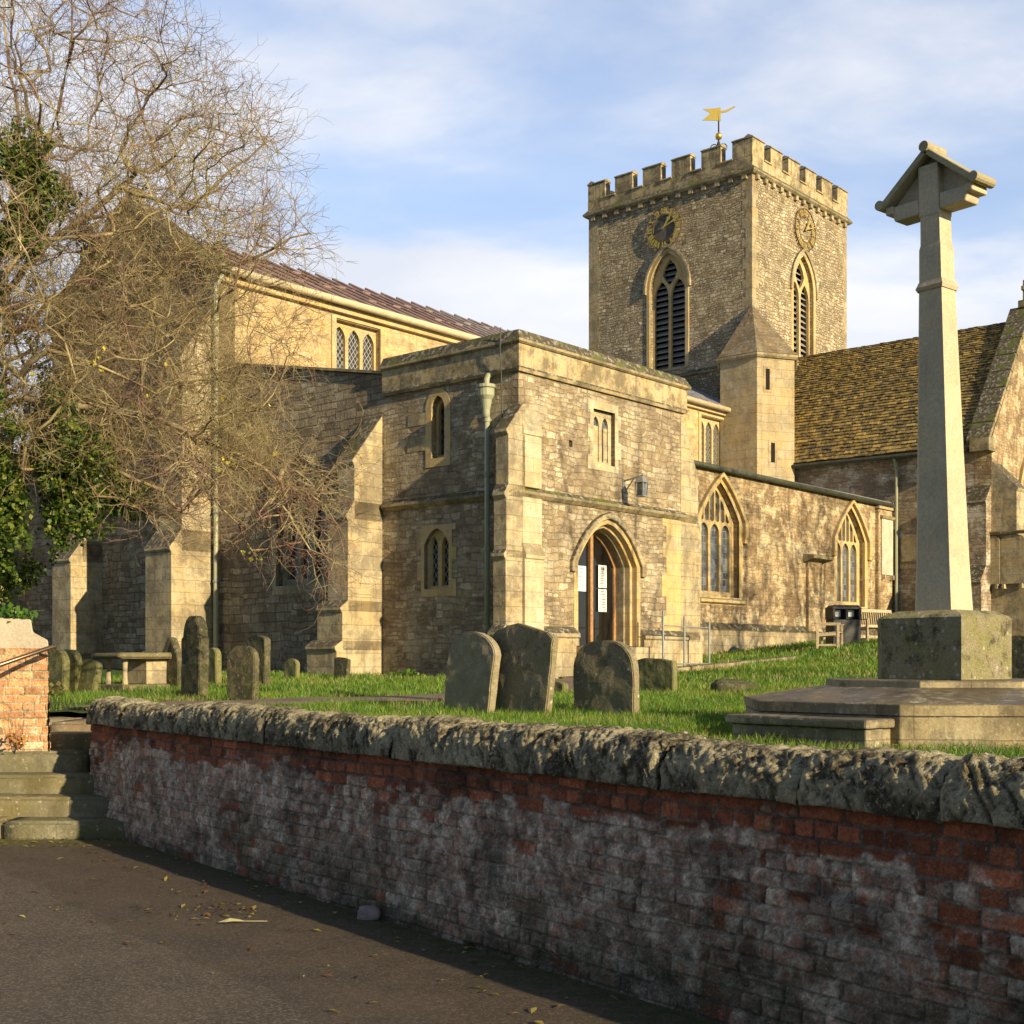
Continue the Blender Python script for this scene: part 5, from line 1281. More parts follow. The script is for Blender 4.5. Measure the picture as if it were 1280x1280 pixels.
# ------------------------------------------------------------------ memorial cross on its octagonal base
M['memblock'] = mat_grave('memorial_block_stone', (.33, .285, .19), (.27, .26, .09), (.60, .58, .46), .7, .8)
def build_memorial():
    cx, cy = 3.87, 11.7; gz_ = ground(cx, cy); rot = TH - R(10)
    m = empty("memorial_cross", (cx, cy, gz_), rot); tag(m, "tall stone memorial cross with gabled head on an octagonal stepped base", "memorial")
    Z = lambda z: z - gz_
    def octo(ap, z): 
        r = ap / math.cos(math.pi / 8); return [(r * math.cos(math.pi / 8 + k * math.pi / 4), r * math.sin(math.pi / 8 + k * math.pi / 4), Z(z)) for k in range(8)]
    def frustum(rings):
        b = MB(); vs_ = [p for r_ in rings for p in r_]; n = 8
        b.add(vs_, [(i * n + k, i * n + (k + 1) % n, (i + 1) * n + (k + 1) % n, (i + 1) * n + k) for i in range(len(rings) - 1) for k in range(n)] + [tuple(range((len(rings) - 1) * n, len(rings) * n))]); return b
    frustum([octo(1.70, .8), octo(1.70, 1.185)]).build("platform", M['memsteps'], m, bevel=.012)
    frustum([octo(1.708, 1.188), octo(1.715, 1.272), octo(1.70, 1.278), octo(.9, 1.405)]).build("top_course", M['memsteps'], m, bevel=.008)
    frustum([octo(.98, 1.38), octo(.98, 1.44), octo(.97, 1.45)]).build("upper_slab", M['memsteps'], m, bevel=.008)
    b = MB(); b.box(-2.02, -1.695, -.62, .72, -.3, Z(1.09)); k = b.build("kneeling_step", M['memsteps'], m, bevel=.012)
    b = MB(); b.box(-2.07, -1.69, -.66, .76, Z(1.092), Z(1.165)); b.build("tread", M['memsteps'], k, bevel=.02)
    h = .46; ch = .12
    def csq(h, ch, z): return [(-h, -h, Z(z)), (h - ch, -h, Z(z)), (h, -h + ch, Z(z)), (h, h - ch, Z(z)), (h - ch, h, Z(z)), (-h + ch, h, Z(z)), (-h, h - ch, Z(z)), (-h, -h + .001, Z(z))]
    frustum([csq(h, ch, 1.452), csq(h, ch, 1.99), csq(h - .02, ch, 2.01), csq(h - .12, ch * .8, 2.055)]).build("block", M['memblock'], m, bevel=.02)
    def sq8(h, z, c=.26): c = h * c; return [(-h, -h, Z(z)), (h - c, -h, Z(z)), (h, -h + c, Z(z)), (h, h - c, Z(z)), (h - c, h, Z(z)), (-h + c, h, Z(z)), (-h, h - c, Z(z)), (-h, -h + .001, Z(z))]
    frustum([sq8(.20, 2.04), sq8(.182, 2.5), sq8(.125, 4.93)]).build("shaft", M['memorial'], m, bevel=.008)
    frustum([sq8(.135, 4.92), sq8(.15, 4.95), sq8(.135, 4.985), sq8(.13, 5.0)]).build("collar", M['memorial'], m, bevel=.01)
    frustum([sq8(.123, 4.99), sq8(.118, 5.3), sq8(.108, 5.34), sq8(.104, 5.64)]).build("neck", M['memorial'], m, bevel=.006)
    # head: latin cross in front of a recessed panel, under a little gabled roof
    b = MB(); b.box(-.11, .11, -.1, .1, Z(5.58), Z(6.04)); b.hexa([(-.10, -.36, Z(5.62)), (.10, -.36, Z(5.62)), (.10, -.102, Z(5.62)), (-.10, -.102, Z(5.62)), (-.10, -.40, Z(5.76)), (.10, -.40, Z(5.76)), (.10, -.102, Z(5.76)), (-.10, -.102, Z(5.76))])
    b.hexa([(-.10, .102, Z(5.62)), (.10, .102, Z(5.62)), (.10, .36, Z(5.62)), (-.10, .36, Z(5.62)), (-.10, .102, Z(5.76)), (.10, .102, Z(5.76)), (.10, .40, Z(5.76)), (-.10, .40, Z(5.76))])
    hd = b.build("cross_head", M['memorial'], m, bevel=.012)
    b = MB(); b.extrude([(-.02, -.44, Z(5.74)), (-.02, .44, Z(5.74)), (-.02, .02, Z(6.12)), (-.02, -.02, Z(6.12))], (.06, 0, 0)); b.build("panel", M['memorial'], hd)
    rf = None
    for s in (-1, 1):
        b = MB(); a = Vector((-.15, s * .44, Z(5.76))); t = Vector((-.15, s * .0, Z(6.12))); nn = Vector((0, s * (t.z - a.z), abs(a.y))).normalized() * .055
        b.extrude([a, t, t + nn, a + nn], (.26, 0, 0)); o = b.build("roof_slab", M['memroof'], hd, bevel=.008)
        b = MB(); b.tube([(-.17, s * .475, Z(5.785)), (.13, s * .475, Z(5.785))], .045, 12); b.build("eaves_roll", M['memroof'], hd)
        b = MB(); b.box(-.12, .12, s * .40 - .04, s * .40 + .04, Z(5.69), Z(5.765)); b.build("eaves_block", M['memorial'], hd, bevel=.012)
    b = MB(); b.tube([(-.17, 0, Z(6.185)), (.13, 0, Z(6.185))], .048, 12); b.build("ridge_roll", M['memroof'], hd)
    # the shaft stands very slightly out of true
    lx, ly = -math.cos(rot), math.sin(rot)
    for o in list(m.children) + list(hd.children):
        if o.name.split('.')[0] in ('shaft', 'collar', 'neck', 'cross_head', 'panel', 'roof_slab', 'eaves_roll', 'eaves_block', 'ridge_roll'):
            for v in o.data.vertices:
                k = .021 * (v.co.z - Z(2.04)); v.co.x += lx * k; v.co.y += ly * k
M['memroof'] = ashlar("memorial_roof_stone", (.36, .32, .22), row=5, width=5, stain=.35, dark=(.16, .14, .09), joints=0, up=.0, bump=.008, warm=(.46, .36, .08))
build_memorial()

# ------------------------------------------------------------------ bench, seat, litter bin, railing, notices, tablets
def build_furniture():
    # armchair-like bench seen from its side
    def bench(px, dist, length, rz, label):
        y = dist; x = (px - 640) / 1632 * y; z = ground(x, y); t = empty("garden_bench", (x, y, z), rz); tag(t, label, "bench", "wooden benches by the church wall")
        L = length / 2
        for s in (-1, 1):
            xx = s * (L - .035)
            b = MB(); b.bar((xx, -.27, 0), (xx, -.27, .64), .065, .065); b.build("leg", M['bench'], t, bevel=.006)
            b = MB(); b.bar((xx, .26, 0), (xx, .26, .45), .065, .065); b.bar((xx, .26, .43), (xx, .36, .98), .06, .06); b.build("leg", M['bench'], t, bevel=.006)
            b = MB(); b.bar((xx, -.33, .665), (xx, .31, .675), .085, .035); b.build("armrest", M['bench'], t, bevel=.006)
            b = MB(); b.bar((xx, -.25, .1), (xx, .25, .1), .04, .05); b.bar((xx, -.25, .39), (xx, .25, .36), .04, .07); b.build("side_rail", M['bench'], t)
        b = MB()
        for k in range(6): b.box(-L + .02, L - .02, -.28 + k * .088, -.28 + k * .088 + .075, .43 - k * .006, .452 - k * .006)
        b.build("seat", M['bench'], t)
        b = MB(); b.bar((-L + .06, .35, .94), (L - .06, .35, .94), .045, .085); b.bar((-L + .06, .275, .5), (L - .06, .275, .5), .04, .06); n = max(int(length / .1), 5)
        for k in range(n): q = -L + .1 + (length - .2) * k / (n - 1); b.bar((q, .28, .5), (q, .345, .92), .05, .018)
        b.build("backrest", M['bench'], t)
    bench(1037, 35, 1.5, R(72), "wooden bench seen from its end, standing beside the black litter bin")
    bench(1100, 38, 1.8, R(34), "slatted wooden bench along the wall, half hidden by the memorial block")
    y = 36.6; x = (1054 - 640) / 1632 * y; z = ground(x, y)
    t = empty("litter_bin", (x, y, z), R(10)); tag(t, "black double litter bin standing between two wooden benches", "bin")
    b = MB(); b.box(-.42, .42, -.25, .25, -.05, .72); b.build("body", M['binplastic'], t, bevel=.02)
    b = MB(); b.box(-.43, .43, -.26, -.05, 1.0, 1.06); b.box(-.43, .43, -.05, .26, .722, 1.06); b.box(-.43, -.35, -.26, -.052, .722, .998); b.box(-.04, .04, -.26, -.052, .722, .998); b.box(.35, .43, -.26, -.052, .722, .998)
    b.hexa([(-.4, -.24, 1.062), (.4, -.24, 1.062), (.4, .24, 1.062), (-.4, .24, 1.062), (-.36, -.2, 1.12), (.36, -.2, 1.12), (.36, .2, 1.12), (-.36, .2, 1.12)])
    b.build("hood", M['binplastic'], t, bevel=.01)
    for k, s in enumerate((-1, 1)):
        b = MB(); b.box(s * .2 - .09, s * .2 + .09, -.056, -.053, .8, .98); b.build("sticker", M['paper'], t)
    # railing in front of the porch wall
    def cw(u, v): return C0.x + EX.x * u + NX.x * v, C0.y + EX.y * u + NX.y * v
    x, y = cw(4.6, -.75); z = ground(x, y)
    t = empty("porch_railing", (x, y, z), TH); tag(t, "grey metal railing of three posts right of the church door", "railing")
    for k, u in enumerate((-.62, .22, 1.25)):
        b = MB(); b.tube([(u, 0, -.1), (u, 0, 1.32 - .1 * k)], .025, 8); b.build("post", M['steel'], t)
    b = MB(); b.tube([(-.62, 0, 1.0), (1.25, 0, .98)], .012, 8); b.tube([(-.62, 0, .16), (1.25, 0, .16)], .015, 8); b.build("rail", M['steel'], t)
    x, y = cw(1.35, -1.0); z = ground(x, y)
    t = empty("boot_scraper", (x, y, z), TH); tag(t, "small grey metal frame on the ground left of the church door", "boot scraper")
    b = MB()
    for u in (-.32, .32): b.tube([(u - .06, -.1, 0), (u, -.06, .3), (u, .06, .3), (u + .06, .1, 0)], .018, 6)
    b.build("frame", M['steel'], t)
    b = MB(); b.box(-.34, .34, -.07, .07, .27, .31); b.build("top_plate", M['steel'], t)
    # kerb in front of the porch
    b = MB(); p0 = cw(.2, -1.5); p1 = cw(8.2, -1.6); a = Vector((p0[0], p0[1], ground(*p0) + .04)); c = Vector((p1[0], p1[1], ground(*p1) + .02)); n = 9
    for k in range(n): b.bar(a.lerp(c, k / n), a.lerp(c, (k + 1) / n - .004), .2, .14)
    o = b.build("stone_kerb", M['coping'], bevel=.02); tag(o, kind="structure")
    # notices taped inside the glass of the door
    def notice(u, zc, w, h, lines, label, emblem):
        x, y = cw(u, .49); t = empty("notice", (x, y, zc), TH); tag(t, label, "notice", "paper notices on the church door")
        b = MB(); b.box(-w / 2, w / 2, -.012, -.006, -h / 2, h / 2); b.build("sheet", M['paper'], t)
        b = MB(); r = random.Random(len(label))
        for k in range(lines):
            z0 = h / 2 - (.14 if emblem else .05) - k * (h - (.2 if emblem else .1)) / lines; ww = w * r.uniform(.5, .78)
            b.box(-ww / 2, ww / 2, -.016, -.0125, z0 - .012, z0)
        b.build("print", M['ink'], t)
        if emblem:
            for sx, mt in ((-.035, M['inkred']), (.035, M['ink'])):
                b = MB(); b.box(sx - .028, sx + .028, -.0165, -.0125, h / 2 - .11, h / 2 - .045); b.build("emblem", mt, t)
    notice(3.42, 3.50, .30, .50, 8, "upper white notice with a small two colour emblem on the right door leaf", True)
    notice(3.42, 2.97, .30, .50, 7, "lower white notice on the right door leaf, below the one with an emblem", False)
    notice(2.66, 3.42, .32, .55, 5, "white notice at the left edge of the church door", False)
    # carved tablets
    def tablet(u, v, z0, z1, w, fr, label, mat, back=M['ashlar'], shape='plain', cs=(0, 0)):
        N = Vector(fr['N']); A = Vector(fr['A'])
        x, y = cw(u, v); t = empty("memorial_tablet", (x, y, z0), TH); tag(t, label, "tablet", "stone tablets on the church walls")
        h = z1 - z0; O = (0, 0, 0)
        out = rect(-w / 2, w / 2, 0, h) if shape == 'plain' else arch(0, w / 2, 0, h * .88, h * .12, 'round')
        b = MB(); b.panel(out, [], .08, N * .06, fr['A'], fr['N']); b.build("slab", mat, t, bevel=.01)
        if shape != 'bare':
            b = MB(); ww = w + .12
            b.extrude([A * (-ww / 2) + N * .1 + Vector((0, 0, h + .01)), A * (-ww / 2) + N * .16 + Vector((0, 0, h + .1)), A * (-ww / 2) + N * -.05 + Vector((0, 0, h + .14)), A * (-ww / 2) + N * -.05 + Vector((0, 0, h + .01))], A * ww); b.build("cornice", back, t, bevel=.01)
            b = MB()
            for s in (-1, 1): q = A * (s * (w / 2 - .1)); b.extrude([q - A * .06 + N * .0, q + A * .06 + N * .0, q + A * .04 + N * .14, q - A * .04 + N * .14], (0, 0, -.16))
            b.build("bracket", back, t)
    tablet(24.75, 3.84 - .14, 4.75, 6.75, .9, SF, "tall white marble tablet at the east end of the sunlit aisle wall", M['marble'])
    tablet(25.4, 3.05, 5.25, 6.25, .7, WF, "plain square tablet on the shaded wall beside the drainpipe", M['ashlar'], shape='bare')
    tablet(25.38, .12, 4.3, 6.0, .62, WF, "left one of a pair of arched tablets on the far right buttress", M['ashlar'], shape='arched')
    tablet(25.4, -.62, 4.3, 6.0, .8, WF, "right one of a pair of arched tablets on the far right buttress", M['ashlar'], shape='arched')
    x, y, z = C0.x, C0.y, 0
    x, y = cw(-.95, 20.9); t = empty("oval_plaque", (x, y, 3.35), TH); tag(t, "grey oval plaque on a buttress at the far left under the ivy", "plaque")
    el = [(.32 * math.cos(2 * math.pi * k / 28), .5 * math.sin(2 * math.pi * k / 28)) for k in range(28)]; ei = [(a * .8, z_ * .85) for a, z_ in el]
    b = MB(); b.panel(el, [ei], .1, (0, 0, 0), **WF); b.build("frame", M['golden'], t)
    b = MB(); b.panel(ei, [], .05, (.03, 0, 0), **WF); b.build("slate", M['leadgrey'], t)
build_furniture()

# ------------------------------------------------------------------ trees
def tubes(paths, r0, r1, sides):
    """many tapered tubes at once: paths (n,m,3)"""
    n, m, _ = paths.shape
    d = np.gradient(paths, axis=1); d /= np.maximum(np.linalg.norm(d, axis=2, keepdims=True), 1e-9)
    ref = np.where(np.abs(d[..., 2:3]) < .9, np.array([0, 0, 1.0]), np.array([1.0, 0, 0]))
    x = np.cross(d, ref); x /= np.maximum(np.linalg.norm(x, axis=2, keepdims=True), 1e-9); y = np.cross(x, d)
    t = np.linspace(0, 1, m)[None, :]; rad = r0[:, None] * (1 - t) + r1[:, None] * t
    a = 2 * np.pi * np.arange(sides) / sides
    V = paths[:, :, None, :] + rad[:, :, None, None] * (x[:, :, None, :] * np.cos(a)[None, None, :, None] + y[:, :, None, :] * np.sin(a)[None, None, :, None])
    idx = np.arange(n * m * sides).reshape(n, m, sides)
    f = np.stack([idx[:, :-1, :], np.roll(idx, -1, 2)[:, :-1, :], np.roll(idx, -1, 2)[:, 1:, :], idx[:, 1:, :]], -1).reshape(-1, 4)
    return V.reshape(-1, 3), f
def walk(start, dirs, length, steps, wander, grav, r):
    """curved paths: start (n,3), dirs (n,3), length (n,)"""
    n = len(start); P = np.empty((n, steps + 1, 3)); P[:, 0] = start; d = dirs / np.maximum(np.linalg.norm(dirs, axis=1, keepdims=True), 1e-9)
    for k in range(steps):
        d = d + r.normal(0, wander, (n, 3)); d[:, 2] += grav; d /= np.linalg.norm(d, axis=1, keepdims=True)
        P[:, k + 1] = P[:, k] + d * (length / steps)[:, None]
    return P
def mat_bark():
    n = NT("bare_twigs"); t = n.attr("tint"); p = n.geo(); f = n.noise(p, 9, 4, .7)
    c = n.mix(1, t, n.ramp(f, [(.25, .6), (.75, 1.4)]), 'MULTIPLY'); n.col(c); n.rough(.85); return n.mat
M['bark'] = mat_bark()
def bare_tree(name, label, base, limbs, sample, npts, twigs, seed, tint_fn, trunk_r=.2, twig_len=(.35, .8), sub=3, group=None, tr=.0040):
    r = np.random.default_rng(seed)
    root = empty(name, tuple(base)); tag(root, label, "tree", group)
    B = np.array(base, float)
    nodes = [B, B + [0, 0, .9]]; par = [-1, 0]; rmin = {}
    for L in limbs:              # explicit limbs: polylines from the trunk
        prev = None
        Lp = np.array(L, float)
        for i, p in enumerate(Lp):
            if i == 0:
                prev = int(np.argmin(np.linalg.norm(np.array(nodes) - p, axis=1))); q0 = nodes[prev]
            steps = max(int(np.linalg.norm(p - nodes[prev]) / .45), 1); a = np.array(nodes[prev])
            for k in range(steps):
                nodes.append(a + (p - a) * (k + 1) / steps + r.normal(0, .035, 3)); par.append(prev); prev = len(nodes) - 1; rmin[prev] = .05 * (1 - (i + (k + 1) / steps) / len(Lp)) + .011
    pts = sample(r, npts); pts = pts[np.argsort(np.linalg.norm(pts - B, axis=1))]
    N = np.array(nodes); nn = len(N); buf = np.zeros((nn + 4 * len(pts), 3)); buf[:nn] = N; par = list(par)
    depth = np.zeros(len(buf)); 
    for i in range(1, nn): depth[i] = depth[par[i]] + np.linalg.norm(buf[i] - buf[par[i]])
    for p in pts:
        dd = np.linalg.norm(buf[:nn] - p, axis=1); j = int(np.argmin(dd + .12 * depth[:nn])); d = dd[j]
        st = 1 if d < .5 else (2 if d < 1.1 else 3); prev = j; a = buf[j].copy(); bow = r.normal(0, .10 * d, 3); bow[2] += .08 * d
        for k in range(st):
            t = (k + 1) / st; buf[nn] = a + (p - a) * t + bow * math.sin(math.pi * t) * .8; par.append(prev); depth[nn] = depth[prev] + d / st; prev = nn; nn += 1
    N = buf[:nn]; par = np.array(par)
    cnt = np.ones(nn)
    for i in range(nn - 1, 0, -1): cnt[par[i]] += cnt[i]
    rad = .0044 * cnt ** .435; rad = np.minimum(rad, trunk_r); rad[:2] = trunk_r
    for q_, v_ in rmin.items(): rad[q_] = max(rad[q_], v_)
    # branches as tubes
    e = np.arange(1, nn); a = N[par[e]]; c = N[e]; mid = (a + c) / 2 + r.normal(0, 1, (len(e), 3)) * (.05 * np.linalg.norm(c - a, axis=1))[:, None]
    rr = np.minimum(rad[par[e]], rad[e] * 1.5 + .002)
    V, Fq = tubes(np.stack([a, mid, c], 1), rr, rad[e], 5)
    big = rad[e] > .03
    k3 = 15
    Vv = V.reshape(len(e), k3, 3)
    def part(mask, nm, tone):
        vv = Vv[mask].reshape(-1, 3); idx = np.arange(len(vv)).reshape(-1, 3, 5)
        f = np.stack([idx[:, :-1], np.roll(idx, -1, 2)[:, :-1], np.roll(idx, -1, 2)[:, 1:], idx[:, 1:]], -1).reshape(-1, 4)
        np_mesh(nm, vv - B, f, M['bark'], root, np.repeat(tone(vv), 1, 0), smooth=True)
    part(big, "trunk", lambda v: np.array([.24, .20, .13]) * (.7 + .6 * vn(v[:, 0] * 3, v[:, 2] * 3, 1, 3))[:, None])
    # twigs and twiglets
    src = np.repeat(np.arange(2, nn), twigs); n = len(src); keep = r.random(n) < .9; src = src[keep]; n = len(src)
    dirp = N[src] - N[par[src]]; dirp /= np.maximum(np.linalg.norm(dirp, axis=1, keepdims=True), 1e-6)
    outw = N[src] - (B + [0, 0, 3.0]); outw /= np.linalg.norm(outw, axis=1, keepdims=True)
    dr = dirp * .5 + outw * .35 + r.normal(0, .75, (n, 3)); ln = r.uniform(twig_len[0], twig_len[1], n)
    P1 = walk(N[src], dr, ln, 5, .28, -.03, r)
    V1, F1 = tubes(P1, np.full(n, tr), np.full(n, tr * .4), 3)
    ks = r.integers(1, 6, (n, sub)).ravel(); src2 = np.repeat(np.arange(n), sub); st = P1[src2, ks]; dd = P1[src2, np.minimum(ks, 4) + 1] - P1[src2, np.minimum(ks, 4)]
    dd /= np.maximum(np.linalg.norm(dd, axis=1, keepdims=True), 1e-6); dd = dd + r.normal(0, .7, dd.shape)
    P2 = walk(st, dd, r.uniform(.12, .36, len(st)), 3, .3, -.02, r)
    V2, F2 = tubes(P2, np.full(len(st), tr * .68), np.full(len(st), tr * .3), 3)
    vs_ = Vv[~big].reshape(-1, 3); idx = np.arange(len(vs_)).reshape(-1, 3, 5)
    f0 = np.stack([idx[:, :-1], np.roll(idx, -1, 2)[:, :-1], np.roll(idx, -1, 2)[:, 1:], idx[:, 1:]], -1).reshape(-1, 4)
    VV = np.concatenate([vs_, V1, V2]); FF = np.concatenate([f0, F1 + len(vs_), F2 + len(vs_) + len(V1)])
    np_mesh("crown", VV - B, FF, M['bark'], root, tint_fn(VV, r), smooth=False)
    return root, N
def leaf_mass(name, centers, sizes, n, size, mat, parent, origin, seed, cols):
    """leaves spread through clumps"""
    r = np.random.default_rng(seed); C = np.array(centers, float); S = np.array(sizes, float)
    w = S.prod(1) ** .8; k = r.choice(len(C), n, p=w / w.sum()); d = r.normal(0, 1, (n, 3)); d /= np.linalg.norm(d, axis=1, keepdims=True)
    rad = r.random(n) ** .33; p = C[k] + d * rad[:, None] * S[k]
    nz = vn(p[:, 0] * 2.2 + p[:, 1], p[:, 2] * 2.2 - p[:, 1], seed, 3); p = p[nz > (.47 if name == 'ivy' else .4)]; n = len(p)
    u = r.normal(0, 1, (n, 3)); u[:, 2] -= .5; u /= np.linalg.norm(u, axis=1, keepdims=True)
    t = np.cross(u, r.normal(0, 1, (n, 3))); t /= np.linalg.norm(t, axis=1, keepdims=True); nn = np.cross(u, t)
    s = (size * r.uniform(.6, 1.4, n))[:, None]
    a = p; b1 = p + u * s * .45 + t * s * .42 + nn * s * .1; c = p + u * s; b2 = p + u * s * .45 - t * s * .42 + nn * s * .1
    V = np.stack([a, b1, c, b2], 1).reshape(-1, 3) - np.array(origin); f = np.arange(4 * n).reshape(n, 4)
    tone = np.array(cols)[r.integers(0, len(cols), n)] * r.uniform(.6, 1.35, n)[:, None]
    return np_mesh(name, V, f, mat, parent, np.repeat(tone, 4, 0))
def mat_leaf():
    n = NT("leaf"); t = n.attr("tint"); n.col(t); n.rough(.45); n.b.inputs["Specular IOR Level"].default_value = .35
    tr = n.t.nodes.new("ShaderNodeBsdfTranslucent"); n.put(tr.inputs[0], n.mix(1, t, (1.3, 1.5, .6), 'MULTIPLY')); mx = n.t.nodes.new("ShaderNodeMixShader"); mx.inputs[0].default_value = .25
    n.t.links.new(n.b.outputs[0], mx.inputs[1]); n.t.links.new(tr.outputs[0], mx.inputs[2]); n.t.links.new(mx.outputs[0], n.out.inputs[0]); return n.mat
M['leaf'] = mat_leaf()
def at(px, py, d): k = (px - 640) / 1632; return (k * d, d, EYE - (py - HOR) * d / 1632)

def build_big_tree():
    D = 17.5; base = at(-70, 0, D); base = (base[0], base[1], ground(base[0], base[1]))
    b0 = (base[0], base[1], 3.2)
    limbs = [[b0, at(-40, 420, 17.3), at(30, 250, 17), at(75, 140, 16.8), at(95, 10, 16.6)],
             [at(-45, 440, 17.3), at(60, 300, 17.2), at(150, 235, 17), at(235, 265, 16.6), at(330, 175, 16.4)],
             [at(-40, 430, 17), at(20, 470, 16), at(55, 438, 15.6), at(120, 455, 15.4), at(195, 492, 15.2)],
             [at(-60, 520, 17), at(70, 500, 16.2), at(180, 520, 16), at(290, 560, 15.8), at(350, 610, 15.6), at(385, 690, 15.5)],
             [at(-60, 480, 17.5), at(90, 360, 17.6), at(210, 350, 17.8), at(300, 330, 17.6), at(390, 290, 17.3)],
             [at(-50, 420, 17.5), at(10, 300, 18.4), at(20, 120, 18.6), at(0, -60, 18.8)],
             [at(-70, 420, 17.5), at(-150, 250, 17), at(-200, 80, 17)]]
    def ok(px, py):
        # silhouette of the crown
        e1 = ((px - 40) / 400) ** 2 + ((py - 380) / 420) ** 2
        return e1
    def sample(r, n):
        out = []
        for _ in range(125):
            t = r.random(); px = 235 + 165 * t + r.normal(0, 22); py = 560 + 95 * t * t + r.normal(0, 38)
            out.append(at(px, min(py, 725), 15.7 + r.normal(0, .5)))
        while len(out) < n:
            px = r.uniform(-260, 420); py = r.uniform(-140, 735); d = 17.0 + r.normal(0, 1.2) + (.0 if px > 0 else 1)
            e = ((px + 10) / 395) ** 2 + ((py - 330) / 400) ** 2
            if e > 1: continue
            lim = np.interp(py, [-150, 0, 60, 120, 200, 330, 430, 520, 600, 680, 740], [235, 240, 250, 335, 385, 415, 400, 400, 415, 420, 400])
            low = np.interp(px, [-300, 0, 70, 130, 220, 300, 420], [560, 600, 600, 640, 680, 725, 735])
            if px > lim or py > low: continue
            dens = np.interp(px, [-260, 0, 120, 250, 330, 420], [.5, .85, 1, .8, .42, .16]) * np.interp(py, [-140, 0, 120, 220, 330, 560, 640, 735], [.24, .26, .42, .75, 1, .95, .6, .3])
            if r.random() > dens: continue
            out.append(at(px, py, d))
        return np.array(out)
    def tint(V, r):
        n = len(V); k = vn(V[:, 0] * 1.3, V[:, 2] * 1.3 + V[:, 1], 4, 3); tw = vn(V[:, 0] * 11, V[:, 2] * 11, 9, 2)
        a = np.array([.225, .175, .09]); b = np.array([.215, .135, .10]); c = np.array([.37, .315, .17])
        hi = sstep(7.5, 10, V[:, 2])[:, None]; a = a * (1 - hi) + np.array([.16, .115, .105]) * hi; lo_ = sstep(4.2, 3.2, V[:, 2])[:, None] * sstep(-4.6, -3.6, V[:, 0])[:, None]; a = a * (1 - lo_) + np.array([.21, .115, .085]) * lo_
        col = a * (1 - sstep(.5, .65, k))[:, None] + b * sstep(.5, .65, k)[:, None]
        m = sstep(.55, .65, tw)[:, None]; return (col * (1 - m) + c * m)
    t, N = bare_tree("bare_tree", "large leafless tree with tangled twigs hanging over the left of the church", base, limbs, sample, 2350, 5, 11, tint, .20, sub=3)
    # ivy on its trunk and lower limbs
    cl = []; sz = []; r = random.Random(3)
    for px, py, d, s in ((-20, 560, 16, 1.0), (20, 600, 15.7, .7), (60, 560, 15.6, .6), (15, 660, 15.5, .6), (70, 640, 15.6, .5), (40, 520, 15.6, .5), (105, 580, 15.6, .4), (110, 640, 15.6, .36), (40, 690, 15.5, .4), (-40, 700, 17, .9), (100, 600, 17.2, .5), (30, 520, 17.6, .8), (95, 530, 17.6, .55), (135, 615, 16.6, .34), (165, 625, 16.6, .28), (10, 720, 16.8, .4), (70, 680, 16.8, .42),
                         (-20, 300, 16.2, .8), (15, 180, 16.2, .4), (10, 230, 16, .5), (45, 210, 16, .4), (20, 290, 16, .5), (60, 250, 16, .4), (55, 330, 16, .4), (95, 290, 17.6, .3), (120, 330, 17.6, .25), (-30, 420, 18, .8), (60, 230, 18, .3), (10, 340, 18, .4), (60, 180, 18, .22)):
        cl.append(at(px, py, d)); sz.append((s * 1.05, s * .8, s * .95))
    o = leaf_mass("ivy", cl, sz, 70000, .055, M['leaf'], t, base, 5, [(.05, .095, .012), (.085, .135, .02), (.035, .065, .012), (.17, .19, .03)])
    # last yellow leaves
    r = np.random.default_rng(8); pick = N[r.choice(len(N), 500)]; k = pick[(pick[:, 2] < 5.6) & (pick[:, 0] > -8)]
    leaf_mass("leaves", k[:60], np.full((len(k[:60]), 3), .15), 170, .06, M['leaf'], t, base, 6, [(.55, .46, .04), (.62, .52, .05), (.45, .42, .05)])
build_big_tree()
def build_shade_tree():
    # bare tree outside the right of the picture: its shadow streaks the aisle wall
    for i, (base, h, sd, lab) in enumerate((((18.6, 26.2, 1.5), 12, 3, "slender leafless tree standing right of the church, south of the aisle"), ((22.6, 29.5, 1.7), 13, 5, "taller leafless tree standing farther right of the church"), ((12.4, 17.2, 1.2), 11, 8, "leafless young tree standing on the grass right of the memorial"))):
        bx = np.array(base)
        limbs = [[bx + [0, 0, 1], bx + [.2, .1, h * .5], bx + [0, .3, h * .98]], [bx + [.1, 0, h * .3], bx + [1.5, .6, h * .62], bx + [2.2, 1.0, h * .85]], [bx + [.1, 0, h * .35], bx + [-1.6, -.4, h * .66], bx + [-2.2, -.5, h * .9]], [bx + [0, 0, h * .4], bx + [-.4, 1.6, h * .7], bx + [-.6, 2, h * .9]]]
        def sample(r, n, bx=bx, h=h):
            p = r.normal(0, 1, (n * 2, 3)); p /= np.linalg.norm(p, axis=1, keepdims=True); p *= (r.random((n * 2, 1)) ** .4); p = p * [2.6, 2.6, h * .40] + bx + [0, 0, h * .64]; return p[:n]
        bare_tree("shade_tree", lab, tuple(base), limbs, sample, (360, 300, 110)[i], (2, 2, 1)[i], sd, lambda V, r: np.full((len(V), 3), .15), .16, sub=2, group="bare trees right of the church", tr=(.013, .013, .008)[i])
build_shade_tree()

